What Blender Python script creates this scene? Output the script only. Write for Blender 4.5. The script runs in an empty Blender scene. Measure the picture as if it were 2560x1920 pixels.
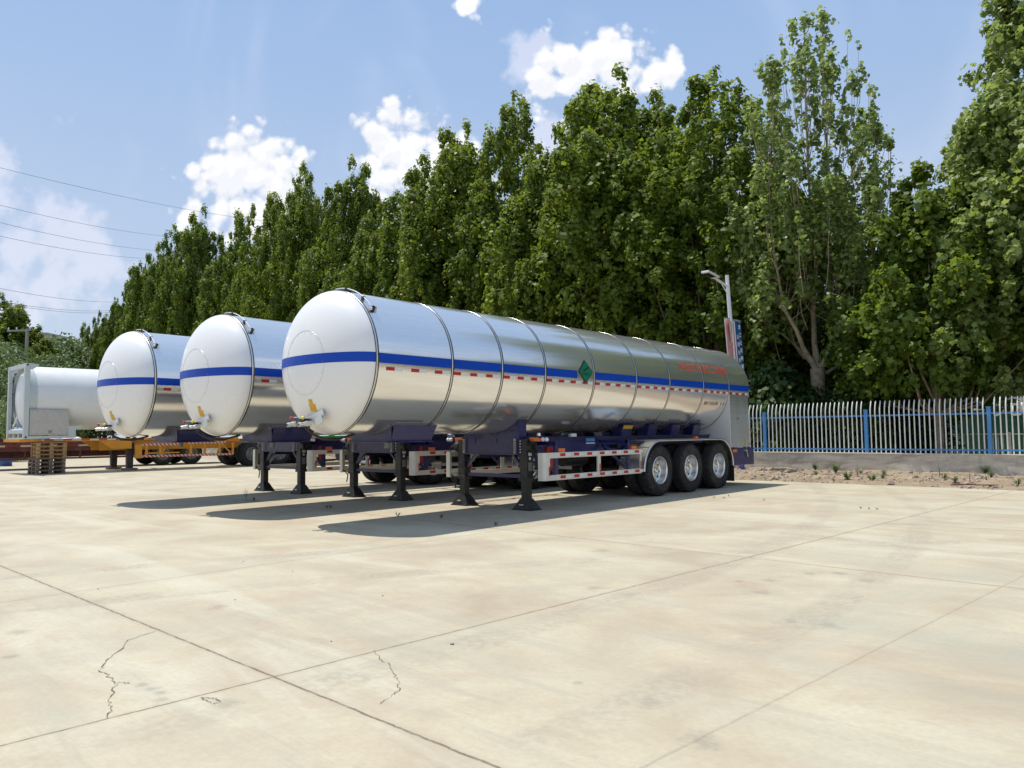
import bpy, bmesh, math, random
import numpy as np
from mathutils import Vector, Matrix
R_ = math.radians
scn = bpy.context.scene
COL = scn.collection

# ------------------------------------------------------------------ camera
FPX, PITCH, ROLL, CH = 1910.8, 0.0642, -0.0096, 1.35
_cp, _sp = math.cos(PITCH), math.sin(PITCH)
_F = np.array([0, _cp, _sp]); _U = np.array([0, -_sp, _cp]); _R = np.array([1., 0, 0])
_R2 = _R*math.cos(ROLL)+_U*math.sin(ROLL); _U2 = -_R*math.sin(ROLL)+_U*math.cos(ROLL)
def ray(u, v): return _F+_R2*(u-1280)/FPX-_U2*(v-960)/FPX
def at(u, v, Y):
    d = ray(u, v); return np.array([0, 0, CH])+d*(Y/d[1])
cam = bpy.data.cameras.new('camera'); camo = bpy.data.objects.new('camera', cam); COL.objects.link(camo)
cam.sensor_width = 36; cam.lens = 36*FPX/2560; cam.clip_start = .05; cam.clip_end = 6000
camo.matrix_world = Matrix(((_R2[0], _U2[0], -_F[0], 0), (_R2[1], _U2[1], -_F[1], 0), (_R2[2], _U2[2], -_F[2], CH), (0, 0, 0, 1)))
scn.camera = camo
scn.render.resolution_x, scn.render.resolution_y = 1024, 768
scn.view_settings.view_transform = 'Standard'; scn.view_settings.look = 'None'
scn.view_settings.exposure = 0.15; scn.view_settings.gamma = 1
scn.cycles.max_bounces = 7; scn.cycles.diffuse_bounces = 3; scn.cycles.glossy_bounces = 4; scn.cycles.transmission_bounces = 4; scn.cycles.caustics_reflective = False; scn.cycles.caustics_refractive = False

# ------------------------------------------------------------------ sun and sky
SUNDIR = np.array([-.305, .200, 1.0]); SUNDIR /= np.linalg.norm(SUNDIR); SUN_EL = math.asin(SUNDIR[2])
sun = bpy.data.lights.new('sun', 'SUN'); sun.energy = 4.2; sun.angle = R_(.53); sun.color = (1, .95, .86)
suno = bpy.data.objects.new('sun', sun); COL.objects.link(suno); suno.location = (0, 0, 40)
suno.rotation_euler = Vector(SUNDIR).to_track_quat('Z', 'Y').to_euler()

class NT:
    def __init__(s, nt): s.nt = nt
    def n(s, t, **k):
        o = s.nt.nodes.new(t)
        for a, b in k.items(): setattr(o, a, b)
        return o
    def put(s, sock, v):
        if isinstance(v, bpy.types.NodeSocket): s.nt.links.new(v, sock)
        elif v is not None:
            if isinstance(v, (tuple, list)) and len(v) == 3 and sock.type == 'RGBA': v = (*v, 1)
            sock.default_value = v
    def m(s, op, a, b=None, c=None, clamp=False):
        o = s.n('ShaderNodeMath', operation=op, use_clamp=clamp)
        for i, v in enumerate((a, b, c)):
            if v is not None: s.put(o.inputs[i], v)
        return o.outputs[0]
    def v(s, op, a, b=None):
        o = s.n('ShaderNodeVectorMath', operation=op); s.put(o.inputs[0], a)
        if b is not None: s.put(o.inputs[1], b)
        return o.outputs['Value'] if op in ('DOT_PRODUCT', 'LENGTH', 'DISTANCE') else o.outputs[0]
    def scale(s, a, k):
        o = s.n('ShaderNodeVectorMath', operation='SCALE'); s.put(o.inputs[0], a); s.put(o.inputs['Scale'], k); return o.outputs[0]
    def noise(s, vec, sc, det=4, rough=.55, dist=0, dim='3D'):
        o = s.n('ShaderNodeTexNoise'); o.noise_dimensions = dim; s.put(o.inputs['Vector'], vec); s.put(o.inputs['Scale'], sc)
        o.inputs['Detail'].default_value = det; o.inputs['Roughness'].default_value = rough; o.inputs['Distortion'].default_value = dist
        return o.outputs['Fac']
    def mr(s, v, a, b, c=0, d=1, smooth=False):
        o = s.n('ShaderNodeMapRange'); o.interpolation_type = 'SMOOTHSTEP' if smooth else 'LINEAR'
        s.put(o.inputs[0], v)
        for i, x in enumerate((a, b, c, d)): s.put(o.inputs[i+1], x)
        return o.outputs[0]
    def mix(s, f, a, b, mode='MIX'):
        o = s.n('ShaderNodeMix', data_type='RGBA', blend_type=mode); s.put(o.inputs[0], f); s.put(o.inputs[6], a); s.put(o.inputs[7], b)
        return o.outputs[2]
    def ramp(s, f, pts):
        o = s.n('ShaderNodeValToRGB'); s.put(o.inputs[0], f); e = o.color_ramp.elements
        while len(e) < len(pts): e.new(.5)
        for el, (p, c) in zip(e, pts): el.position = p; el.color = (*c, 1)
        return o.outputs[0]
    def bump(s, h, st, dist=.01):
        o = s.n('ShaderNodeBump'); s.put(o.inputs['Height'], h); o.inputs['Strength'].default_value = st; o.inputs['Distance'].default_value = dist
        return o.outputs[0]

w = bpy.data.worlds.new('World'); scn.world = w; w.use_nodes = True; w.cycles.sampling_method = 'NONE'
t = NT(w.node_tree); w.node_tree.nodes.clear()
sky = t.n('ShaderNodeTexSky', sky_type='NISHITA'); sky.sun_disc = False; sky.sun_elevation = SUN_EL
sky.sun_rotation = math.atan2(SUNDIR[0], SUNDIR[1]); sky.air_density = 1.0; sky.dust_density = 1.6; sky.ozone_density = 1.5
g = t.n('ShaderNodeTexCoord').outputs['Generated']
sep = t.n('ShaderNodeSeparateXYZ'); t.put(sep.inputs[0], g)
yy = t.m('MAXIMUM', t.m('ABSOLUTE', sep.outputs[1]), .02)
px_, pz_ = t.m('DIVIDE', sep.outputs[0], yy), t.m('DIVIDE', sep.outputs[2], yy)
cb = t.n('ShaderNodeCombineXYZ'); t.put(cb.inputs[0], px_); t.put(cb.inputs[1], pz_)
P = cb.outputs[0]
CL = [(-0.3313,0.3757,0.0324),(-0.3604,0.346,0.0419),(-0.3812,0.3082,0.0445),(-0.3121,0.3292,0.0344),(-0.4157,0.3031,0.0229),(-0.335,0.30,0.05),(-0.1468,0.4161,0.0272),(-0.1736,0.3922,0.0314),(-0.1146,0.3955,0.0314),(-0.0879,0.3788,0.0262),(-0.1468,0.3548,0.0497),(-0.1842,0.3661,0.0236),(-0.10,0.345,0.045),(0.085,0.4955,0.0393),(0.123,0.5146,0.0324),(0.1555,0.5215,0.0251),(0.0603,0.4653,0.0324),(0.1114,0.4648,0.0497),(0.1979,0.4833,0.0288),(0.2252,0.4986,0.0167),(0.1489,0.4534,0.0354),(-0.0601,0.5778,0.0167)]
FA = [(0.0179,0.5195,0.016),(0.0149,0.4962,0.018),(0.0394,0.5171,0.014),(0.0594,0.3965,0.02),(-0.6088,0.2618,0.0236),(-0.6558,0.2353,0.0366),(-0.5972,0.224,0.0497),(-0.7576,0.2632,0.0837)]
n1 = t.noise(P, 15, 6, .54, 0, '2D'); n2 = t.noise(t.v('ADD', P, (-.006, .014, 0)), 15, 5, .54, 0, '2D')
def vor(sc, v_):
    o = t.n('ShaderNodeTexVoronoi', feature='F1', voronoi_dimensions='2D'); t.put(o.inputs['Vector'], v_); o.inputs['Scale'].default_value = sc; return o.outputs['Distance']
def puff(v_): return t.m('ADD', t.m('MULTIPLY', t.m('SUBTRACT', .45, vor(34, v_)), .75), t.m('MULTIPLY', t.m('SUBTRACT', .45, vor(85, v_)), .22))
pf1 = puff(P); pf2 = t.m('MULTIPLY', t.m('SUBTRACT', .45, vor(34, t.v('ADD', P, (-.004, .008, 0)))), 1.05)
def field(lst):
    cur = None
    for cx, cz, r in lst:
        q = t.m('SUBTRACT', 1, t.m('DIVIDE', t.v('DISTANCE', P, (cx, cz, 0)), r*1.75))
        cur = q if cur is None else t.m('SMOOTH_MAX', cur, q, .25)
    return cur
f1 = t.m('ADD', field(CL), t.m('ADD', pf1, t.m('MULTIPLY', t.m('SUBTRACT', n1, .5), 1.8)))
c1 = t.mr(f1, .28, .74, 0, 1, True)
f2 = t.m('ADD', field(FA), t.m('MULTIPLY', t.m('SUBTRACT', n1, .5), 3.2))
c2 = t.m('MULTIPLY', t.mr(f2, -.1, .7, 0, .55, True), 1)
infront = t.m('GREATER_THAN', sep.outputs[1], 0)
wisp = t.noise(t.v('ADD', t.v('MULTIPLY', P, (1.6, 1.6, 1)), t.scale(t.v('MULTIPLY', P, (1, 0, 0)), 1.2)), 1.7, 3, .55, .8, '2D')
ws = t.mr(wisp, .45, .9, 0, .30, True)
# clouds all round the rest of the sky (seen only in reflections)
nd = t.noise(t.v('MULTIPLY', g, (1, 1, 2.2)), 3.0, 3, .6)
c3 = t.m('MULTIPLY', t.mr(nd, .54, .66, 0, .85, True), t.m('SUBTRACT', 1, infront))
skyc = sky.outputs[0]
elev = t.mr(sep.outputs[2], 0, .75, 0, 1)
skyb = t.mix(t.mr(sep.outputs[2], .0, .60, .85, .80), skyc, t.mix(t.mr(sep.outputs[2], .02, .50, 0, 1), (6.9, 7.9, 9.5), (3.95, 5.9, 9.3)))
relief = t.mr(t.m('ADD', t.m('MULTIPLY', t.m('SUBTRACT', n1, n2), 1.2), t.m('MULTIPLY', t.m('SUBTRACT', pf1, pf2), .35)), -.09, .08, 0, 1, True)
base = t.mr(f1, .2, 1.1, 0, 1, True)
cc = t.mix(t.m('MULTIPLY', t.m('SUBTRACT', 1, relief), .5), (11.2, 11.2, 11.3), (8.7, 9.1, 10.0))
cc = t.mix(t.m('MULTIPLY', base, .3), cc, (9.2, 9.3, 10.1))
col = t.mix(ws, skyb, (7.6, 8.3, 10.4))
col = t.mix(t.m('MULTIPLY', c2, infront), col, (9.4, 9.5, 10.8))
col = t.mix(t.m('MULTIPLY', c1, infront), col, cc)
col = t.mix(c3, col, (9.6, 9.8, 10.4))
bg = t.n('ShaderNodeBackground'); t.put(bg.inputs[0], col); bg.inputs[1].default_value = .085
wo = t.n('ShaderNodeOutputWorld'); t.put(wo.inputs[0], bg.outputs[0])

# ------------------------------------------------------------------ materials
def mat(name, col=(.5, .5, .5), rough=.5, metal=0, var=0, scale=8, bump=0, bscale=40, coat=0, col2=None, spec=.5, dirt=0):
    m = bpy.data.materials.new(name); m.use_nodes = True; k = NT(m.node_tree)
    b = m.node_tree.nodes['Principled BSDF']
    b.inputs['Roughness'].default_value = rough; b.inputs['Metallic'].default_value = metal
    b.inputs['Coat Weight'].default_value = coat; b.inputs['Specular IOR Level'].default_value = spec
    tc = k.n('ShaderNodeTexCoord').outputs['Object']
    c = (*col, 1)
    if var or col2:
        n = k.noise(tc, scale, 5, .6)
        c2_ = col2 if col2 else tuple(x*(1-var) for x in col)
        c = k.mix(k.mr(n, .35, .65), col, c2_)
    if dirt:
        n = k.noise(tc, 2.3, 6, .7); n3 = k.noise(tc, 30, 3)
        c = k.mix(k.m('MULTIPLY', k.mr(k.m('MULTIPLY', n, n3), .25, .42), dirt), c, (.22, .19, .15))
    k.put(b.inputs['Base Color'], c)
    if var or bump:
        k.put(b.inputs['Roughness'], k.mr(k.noise(tc, scale*1.7, 4), .3, .7, max(rough-.06, .02), rough+.08))
    if bump: k.put(b.inputs['Normal'], k.bump(k.noise(tc, bscale, 5), bump))
    return m
M = {}
M['white'] = mat('white_paint', (.82, .82, .82), .3, var=.03, scale=1.5, coat=.3)
M['blue'] = mat('navy_paint', (.009, .011, .105), .42, var=.25, scale=4, coat=.3, dirt=.15)
M['stripe'] = mat('blue_film', (.0, .055, .44), .38, var=.06, scale=2, spec=.3)
M['black'] = mat('black_paint', (.012, .012, .014), .45, var=.3, scale=6, dirt=.25)
M['rubber'] = mat('rubber', (.018, .018, .019), .8, var=.25, scale=9, bump=.25, bscale=90, dirt=.35)
M['seal'] = mat('black_seal', (.01, .01, .01), .6)
M['alu'] = mat('aluminium', (.72, .72, .70), .32, 1, var=.12, scale=5)
M['rail'] = mat('anodised_rail', (.70, .68, .62), .5, .25, var=.08, scale=6, dirt=.2)
M['rim'] = mat('polished_rim', (.74, .73, .71), .26, 1, var=.05, scale=5)
M['red'] = mat('red_reflector', (.50, .012, .02), .35, var=.15, scale=30)
M['wtape'] = mat('white_reflector', (.72, .74, .72), .35, var=.1, scale=30)
M['amber'] = mat('amber_lens', (.80, .17, .02), .25, var=.1, scale=20, coat=.5)
M['ylabel'] = mat('yellow_label', (.75, .42, .03), .5, var=.25, scale=40)
M['redp'] = mat('red_plastic', (.55, .025, .025), .35)
M['yelp'] = mat('yellow_plastic', (.72, .70, .06), .35)
M['cream'] = mat('cream_plate', (.55, .52, .38), .5, var=.15, scale=30)
M['green'] = mat('green_placard', (.0, .17, .085), .4, var=.1, scale=10)
M['greend'] = mat('dark_green_border', (.0, .07, .035), .4)
M['redtext'] = mat('red_lettering', (.90, .12, .07), .5)
M['blktext'] = mat('black_lettering', (.015, .015, .015), .5)
M['whttext'] = mat('white_lettering', (.75, .76, .78), .6)
M['yellow'] = mat('orange_yellow_paint', (.72, .30, .015), .45, var=.15, scale=4, dirt=.4)
M['maroon'] = mat('maroon_paint', (.115, .022, .02), .55, var=.3, scale=4, dirt=.5)
M['greyblue'] = mat('pale_grey_paint', (.50, .56, .58), .42, var=.05, scale=3, dirt=.15)
M['tankw'] = mat('offwhite_tank_paint', (.72, .74, .75), .38, var=.04, scale=2, dirt=.12, coat=.2)
M['box'] = mat('dull_steel_box', (.50, .49, .45), .5, .3, var=.12, scale=9, dirt=.3)
M['wood'] = mat('pallet_wood', (.46, .30, .13), .8, scale=7, col2=(.30, .19, .09), bump=.4, bscale=30)
M['woodd'] = mat('weathered_wood', (.24, .18, .13), .85, scale=7, col2=(.14, .11, .085), bump=.4, bscale=30)
M['skyblue'] = mat('sky_blue_fence_paint', (.09, .30, .62), .4, var=.12, scale=6, dirt=.25)
M['fwhite'] = mat('white_fence_paint', (.84, .84, .80), .35, var=.05, scale=5, coat=.3, dirt=.12)
M['lampwhite'] = mat('lamp_post_paint', (.74, .75, .78), .4, var=.06, scale=4, dirt=.1)
M['purple'] = mat('purple_blue_base', (.10, .10, .30), .5, var=.2, dirt=.2)
M['banred'] = mat('faded_red_banner', (.55, .16, .17), .75, scale=3, col2=(.62, .30, .28))
M['banblue'] = mat('blue_banner', (.015, .10, .27), .7, var=.2, scale=5)
M['bantan'] = mat('faded_banner_strip', (.62, .50, .42), .75, var=.2, scale=5)
M['grey'] = mat('grey_metal', (.28, .28, .27), .5, .4, var=.2, scale=6, dirt=.2)
M['conc'] = mat('pole_concrete', (.36, .34, .30), .85, var=.2, scale=6, bump=.3)
M['bark'] = mat('bark', (.24, .185, .12), .85, scale=5, col2=(.42, .37, .27), bump=.7, bscale=14)
M['barkd'] = mat('dark_bark', (.10, .075, .05), .9, scale=5, col2=(.17, .14, .1), bump=.7, bscale=14)
M['bldg'] = mat('white_render', (.60, .60, .60), .85, var=.08, scale=1.5, dirt=.25)
M['hoard'] = mat('dark_green_hoarding', (.01, .085, .055), .6, var=.2, scale=2, dirt=.2)
M['glass'] = mat('dark_window', (.02, .03, .03), .1)
M['bluebar'] = mat('blue_barrel', (.02, .09, .33), .45, var=.2, scale=5, dirt=.2)
M['gtruck'] = mat('green_cab_paint', (.03, .28, .06), .4, var=.15, scale=5)
M['stone'] = mat('rubble', (.42, .34, .27), .95, scale=3, col2=(.30, .22, .17), bump=.5, bscale=20)
M['wire'] = mat('cable', (.13, .13, .14), .6)

def steel(name, wav=.045, rough=.155, sc=(.5, 7, 7), tint=(.91, .91, .90)):
    m = bpy.data.materials.new(name); m.use_nodes = True; k = NT(m.node_tree); b = m.node_tree.nodes['Principled BSDF']
    tc = k.n('ShaderNodeTexCoord').outputs['Object']
    b.inputs['Metallic'].default_value = .85
    brush = k.noise(k.v('MULTIPLY', tc, (1.2, 60, 60)), 1.5, 4, .6)
    k.put(b.inputs['Base Color'], k.mix(k.mr(brush, .3, .7), tint, tuple(x*.90 for x in tint)))
    k.put(b.inputs['Roughness'], k.mr(brush, .3, .7, rough-.03, rough+.06))
    big = k.noise(k.v('MULTIPLY', tc, sc), .7, 2, .5)
    h = k.m('ADD', k.m('MULTIPLY', big, 1.0), k.m('MULTIPLY', brush, .012))
    k.put(b.inputs['Normal'], k.bump(h, wav, .05))
    return m
M['steel'] = steel('brushed_stainless')
M['wavy'] = steel('wavy_stainless', .35, .20, (3.0, 3.0, 1.0), (.92, .93, .91))

def tape_mat(name, c1_, c2_, period, diag):
    m = bpy.data.materials.new(name); m.use_nodes = True; k = NT(m.node_tree); b = m.node_tree.nodes['Principled BSDF']
    tc = k.n('ShaderNodeTexCoord').outputs['Object']; s = k.n('ShaderNodeSeparateXYZ'); k.put(s.inputs[0], tc)
    f = k.m('FRACT', k.m('DIVIDE', k.m('ADD', s.outputs[0], k.m('MULTIPLY', s.outputs[2], diag)), period))
    k.put(b.inputs['Base Color'], k.mix(k.m('GREATER_THAN', f, .5), c1_, c2_)); b.inputs['Roughness'].default_value = .45
    return m
M['hazard'] = tape_mat('red_white_diagonal_tape', (.55, .04, .02), (.62, .55, .45), .16, 1.0)
M['tape'] = tape_mat('red_white_block_tape', (.52, .06, .03), (.60, .55, .45), .62, 0)
M['mtape'] = tape_mat('maroon_white_block_tape', (.16, .03, .025), (.52, .42, .30), 1.1, 0)

def leaf_mat(name, dark, mid, light, trans=(.22, .34, .03), tw=.35, rough=.42):
    m = bpy.data.materials.new(name); m.use_nodes = True; k = NT(m.node_tree); nt = m.node_tree
    b = nt.nodes['Principled BSDF']; out = nt.nodes['Material Output']
    rnd = k.n('ShaderNodeNewGeometry').outputs['Random Per Island']
    oi = k.n('ShaderNodeObjectInfo').outputs['Random']
    tc = k.n('ShaderNodeTexCoord').outputs['Object']
    cl = k.noise(tc, .55, 3)
    f = k.m('ADD', k.m('MULTIPLY', rnd, .55), k.m('MULTIPLY', k.mr(cl, .3, .7), .45))
    c = k.ramp(f, [(0, dark), (.55, mid), (1, light)])
    c = k.mix(k.m('MULTIPLY', oi, .75), c, k.mix(1, c, (.58, .74, .80), 'MULTIPLY'))
    k.put(b.inputs['Base Color'], c); b.inputs['Roughness'].default_value = rough+.08; b.inputs['Specular IOR Level'].default_value = .35
    tr = k.n('ShaderNodeBsdfTranslucent'); k.put(tr.inputs[0], k.mix(.35, c, trans))
    mx = k.n('ShaderNodeMixShader'); mx.inputs[0].default_value = tw
    nt.links.new(b.outputs[0], mx.inputs[1]); nt.links.new(tr.outputs[0], mx.inputs[2]); nt.links.new(mx.outputs[0], out.inputs[0])
    return m
M['leaf'] = leaf_mat('plane_tree_leaves', (.060, .098, .013), (.145, .205, .024), (.34, .39, .050), trans=(.46, .55, .035), tw=.46)
M['leaf2'] = leaf_mat('pale_plane_leaves', (.14, .19, .05), (.30, .36, .10), (.54, .56, .24), trans=(.55, .66, .10), tw=.50, rough=.36)
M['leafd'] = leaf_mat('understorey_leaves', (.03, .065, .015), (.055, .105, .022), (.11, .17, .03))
M['leafw'] = leaf_mat('willow_leaves', (.12, .17, .06), (.19, .25, .09), (.30, .35, .14))
M['weed'] = leaf_mat('weed_leaves', (.05, .09, .03), (.09, .15, .05), (.16, .19, .08))
M['dry'] = leaf_mat('dry_weed', (.12, .10, .06), (.2, .17, .1), (.26, .22, .12))

# ground materials
def concrete():
    m = bpy.data.materials.new('yard_concrete'); m.use_nodes = True; k = NT(m.node_tree); b = m.node_tree.nodes['Principled BSDF']
    tc = k.n('ShaderNodeTexCoord').outputs['Object']
    wob = k.m('MULTIPLY', k.m('SUBTRACT', k.noise(tc, 6, 4, .7), .5), .03)
    rot = k.n('ShaderNodeVectorRotate', rotation_type='Z_AXIS'); k.put(rot.inputs['Vector'], tc); rot.inputs['Angle'].default_value = -R_(45.6)
    rc = rot.outputs[0]
    # broom/pour streaks across and along the slabs
    s1 = k.noise(k.v('MULTIPLY', rc, (.22, 1.5, 1)), 1.0, 6, .6, .6)
    rot2 = k.n('ShaderNodeVectorRotate', rotation_type='Z_AXIS'); k.put(rot2.inputs['Vector'], tc); rot2.inputs['Angle'].default_value = R_(12)
    s2 = k.noise(k.v('MULTIPLY', rot2.outputs[0], (.35, 1.3, 1)), 1.25, 6, .62, .8)
    s3 = k.noise(tc, .35, 4, .6); fine = k.noise(tc, 26, 5, .65); grit = k.noise(tc, 220, 2, .5)
    A = k.noise(k.v('MULTIPLY', rc, (3.4, .34, 1)), 1.0, 8, .66, .5); B = k.noise(k.v('MULTIPLY', rc, (1.0, .17, 1)), 1.0, 6, .6, .8)
    I = k.noise(tc, .9, 9, .66, .4); br = k.noise(k.v('MULTIPLY', rc, (70, 3, 1)), 1.0, 2, .5)
    c = k.ramp(I, [(.30, (.375, .305, .215)), (.46, (.455, .385, .275)), (.58, (.51, .45, .325)), (.75, (.555, .51, .385))])
    c = k.mix(k.mr(s2, .50, .68, 0, .45, True), c, (.43, .345, .25))
    c = k.mix(k.mr(s1, .50, .70, 0, .5, True), c, (.40, .385, .30))
    near = k.mr(k.v('DOT_PRODUCT', tc, (-.15, 1., 0)), 2.5, 8.5, 1, .35)
    c = k.mix(k.m('MULTIPLY', k.mr(A, .50, .66, 0, .62, True), near), c, (.345, .325, .255))
    c = k.mix(k.m('MULTIPLY', k.mr(B, .50, .66, 0, .60, True), near), c, (.36, .355, .285))
    c = k.mix(k.mr(B, .34, .48, .5, 0, True), c, (.575, .555, .44))
    c = k.mix(k.mr(s3, .42, .66, 0, .3, True), c, (.50, .48, .36))
    c = k.mix(k.mr(br, .45, .75, 0, .14), c, (.30, .28, .22))
    c = k.mix(k.mr(fine, .40, .75, 0, .35), c, (.34, .29, .215))
    c = k.mix(k.mr(grit, .55, .8, 0, .35), c, (.24, .21, .165))
    # stains
    st = None
    for x, y, r in ((2.09,6.5,.13),(2.02,6.97,.08),(2.78,7.32,.13),(3.07,7.3,.11),(1.96,5.57,.05),(2.19,5.38,.13),(1.01,8.83,.12),(3.16,6.96,.14),(2.32,7.01,.11),(.67,3.92,.11),(-2.35,6.15,.12),(-3.45,5.42,.1),(-3.11,4.82,.07),(.35,4.23,.05),(.96,6.48,.12),(.71,6.74,.12),(.81,3.44,.12),(1.96,5.5,.06),(-1.95,4.2,.06),(-1.87,4.13,.05),(-1.82,4.02,.05),(-2.03,4.26,.05),(-1.45,3.95,.10)):
        q = k.m('SUBTRACT', 1, k.m('DIVIDE', k.v('DISTANCE', tc, (x, y, 0)), r))
        st = q if st is None else k.m('MAXIMUM', st, q)
    stn = k.m('ADD', st, k.m('MULTIPLY', k.m('SUBTRACT', k.noise(tc, 10, 7, .75), .5), 3.0))
    c = k.mix(k.mr(stn, .0, .9, 0, .5, True), c, (.24, .22, .18))
    # tyre tracks: faint curved double bands
    for cx, cy, rad, wd in ((-22, 26, 30.2, .22), (-22, 26, 31.6, .2), (9, -17, 26.5, .2), (9, -17, 28.2, .2), (30, 30, 33, .2)):
        d = k.m('ABSOLUTE', k.m('SUBTRACT', k.v('DISTANCE', tc, (cx, cy, 0)), rad))
        tr = k.m('MULTIPLY', k.mr(d, wd*.5, wd, 1, 0, True), k.mr(k.noise(tc, 1.3, 3), .40, .60, .1, .6))
        tread = k.mr(k.noise(k.v('MULTIPLY', rc, (14, 14, 1)), 1.2, 2), .45, .55, .4, 1)
        c = k.mix(k.m('MULTIPLY', tr, tread), c, (.33, .285, .22))
    # joints between slabs
    J = [((-5.45,8.212),(-.072,3.183),.0105,1),((-5.297,15.77),(2.504,8.267),.008,.55),((2.504,8.267),(4.285,6.522),.009,.6),((5.393,11.141),(6.726,10.177),.012,.9),((6.713,12.463),(7.621,11.516),.012,.9),
         ((-2.265,3.452),(5.356,11.154),.0095,.9),((-4.222,6.377),(-1.591,9.21),.008,.6),((.507,3.17),(4.234,6.69),.011,.28),((-10,9.5),(-2.5,17.5),.010,.5)]
    jm = None
    for (x0, y0), (x1, y1), wd, st_ in J:
        L = math.hypot(x1-x0, y1-y0); nx, ny = -(y1-y0)/L, (x1-x0)/L; cc_ = nx*x0+ny*y0
        d = k.m('ABSOLUTE', k.m('SUBTRACT', k.m('ADD', k.v('DOT_PRODUCT', tc, (nx, ny, 0)), wob), cc_))
        q = k.m('MULTIPLY', k.mr(d, wd*.3, wd*1.15, 1, 0), st_)
        if abs(x0-5.393) < .01 or abs(x0-6.713) < .01:   # only right of the long joint
            q = k.m('MULTIPLY', q, k.m('GREATER_THAN', k.v('DOT_PRODUCT', tc, (.7145, -.6997, 0)), -4.0))
        halo = k.m('MULTIPLY', k.mr(d, 0, .06, .30, 0, True), st_)
        c = k.mix(halo, c, (.36, .29, .21))
        jm = q if jm is None else k.m('MAXIMUM', jm, q)
    jm = k.m('MULTIPLY', jm, k.mr(k.noise(tc, 11, 4, .7), .3, .55, .45, 1))
    c = k.mix(jm, c, (.155, .125, .09))
    k.put(b.inputs['Base Color'], c)
    k.put(b.inputs['Roughness'], k.mr(s2, .3, .7, .82, .68)); b.inputs['Specular IOR Level'].default_value = .3
    h = k.m('SUBTRACT', k.m('ADD', k.m('MULTIPLY', fine, .25), k.m('MULTIPLY', grit, .35)), k.m('MULTIPLY', jm, 2.0))
    k.put(b.inputs['Normal'], k.bump(h, .35, .006))
    return m
M['concrete'] = concrete()
def dirtmat(name, a, b_, c_, sc=1.0):
    m = bpy.data.materials.new(name); m.use_nodes = True; k = NT(m.node_tree); b = m.node_tree.nodes['Principled BSDF']
    tc = k.n('ShaderNodeTexCoord').outputs['Object']
    n = k.noise(tc, 1.2*sc, 6, .7); f = k.noise(tc, 14*sc, 5, .7)
    c = k.ramp(n, [(.3, a), (.5, b_), (.7, c_)]); c = k.mix(k.mr(f, .4, .7, 0, .5), c, tuple(x*.6 for x in a))
    k.put(b.inputs['Base Color'], c); b.inputs['Roughness'].default_value = .95
    k.put(b.inputs['Normal'], k.bump(f, .8, .05)); return m
M['dirt'] = dirtmat('sandy_soil', (.235, .165, .105), (.345, .265, .175), (.45, .365, .25))
M['soil'] = dirtmat('pale_ground', (.34, .30, .22), (.44, .38, .28), (.50, .45, .34), .4)
def wallmat():
    m = bpy.data.materials.new('weathered_render'); m.use_nodes = True; k = NT(m.node_tree); b = m.node_tree.nodes['Principled BSDF']
    tc = k.n('ShaderNodeTexCoord').outputs['Object']
    n = k.noise(k.v('MULTIPLY', tc, (.5, .5, 2.2)), 1.6, 6, .65, .5); n2_ = k.noise(k.v('MULTIPLY', tc, (1.3, 1.3, .35)), 1.6, 5, .6)
    c = k.ramp(n, [(.34, (.36, .30, .24)), (.48, (.58, .53, .43)), (.62, (.76, .70, .56))])
    c = k.mix(k.mr(n2_, .52, .72, 0, .55), c, (.27, .24, .21)); c = k.mix(k.mr(k.noise(tc, 30, 4), .5, .8, 0, .4), c, (.25, .22, .19))
    k.put(b.inputs['Base Color'], c); b.inputs['Roughness'].default_value = .9; k.put(b.inputs['Normal'], k.bump(n, .5, .03)); return m
M['wall'] = wallmat()

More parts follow.
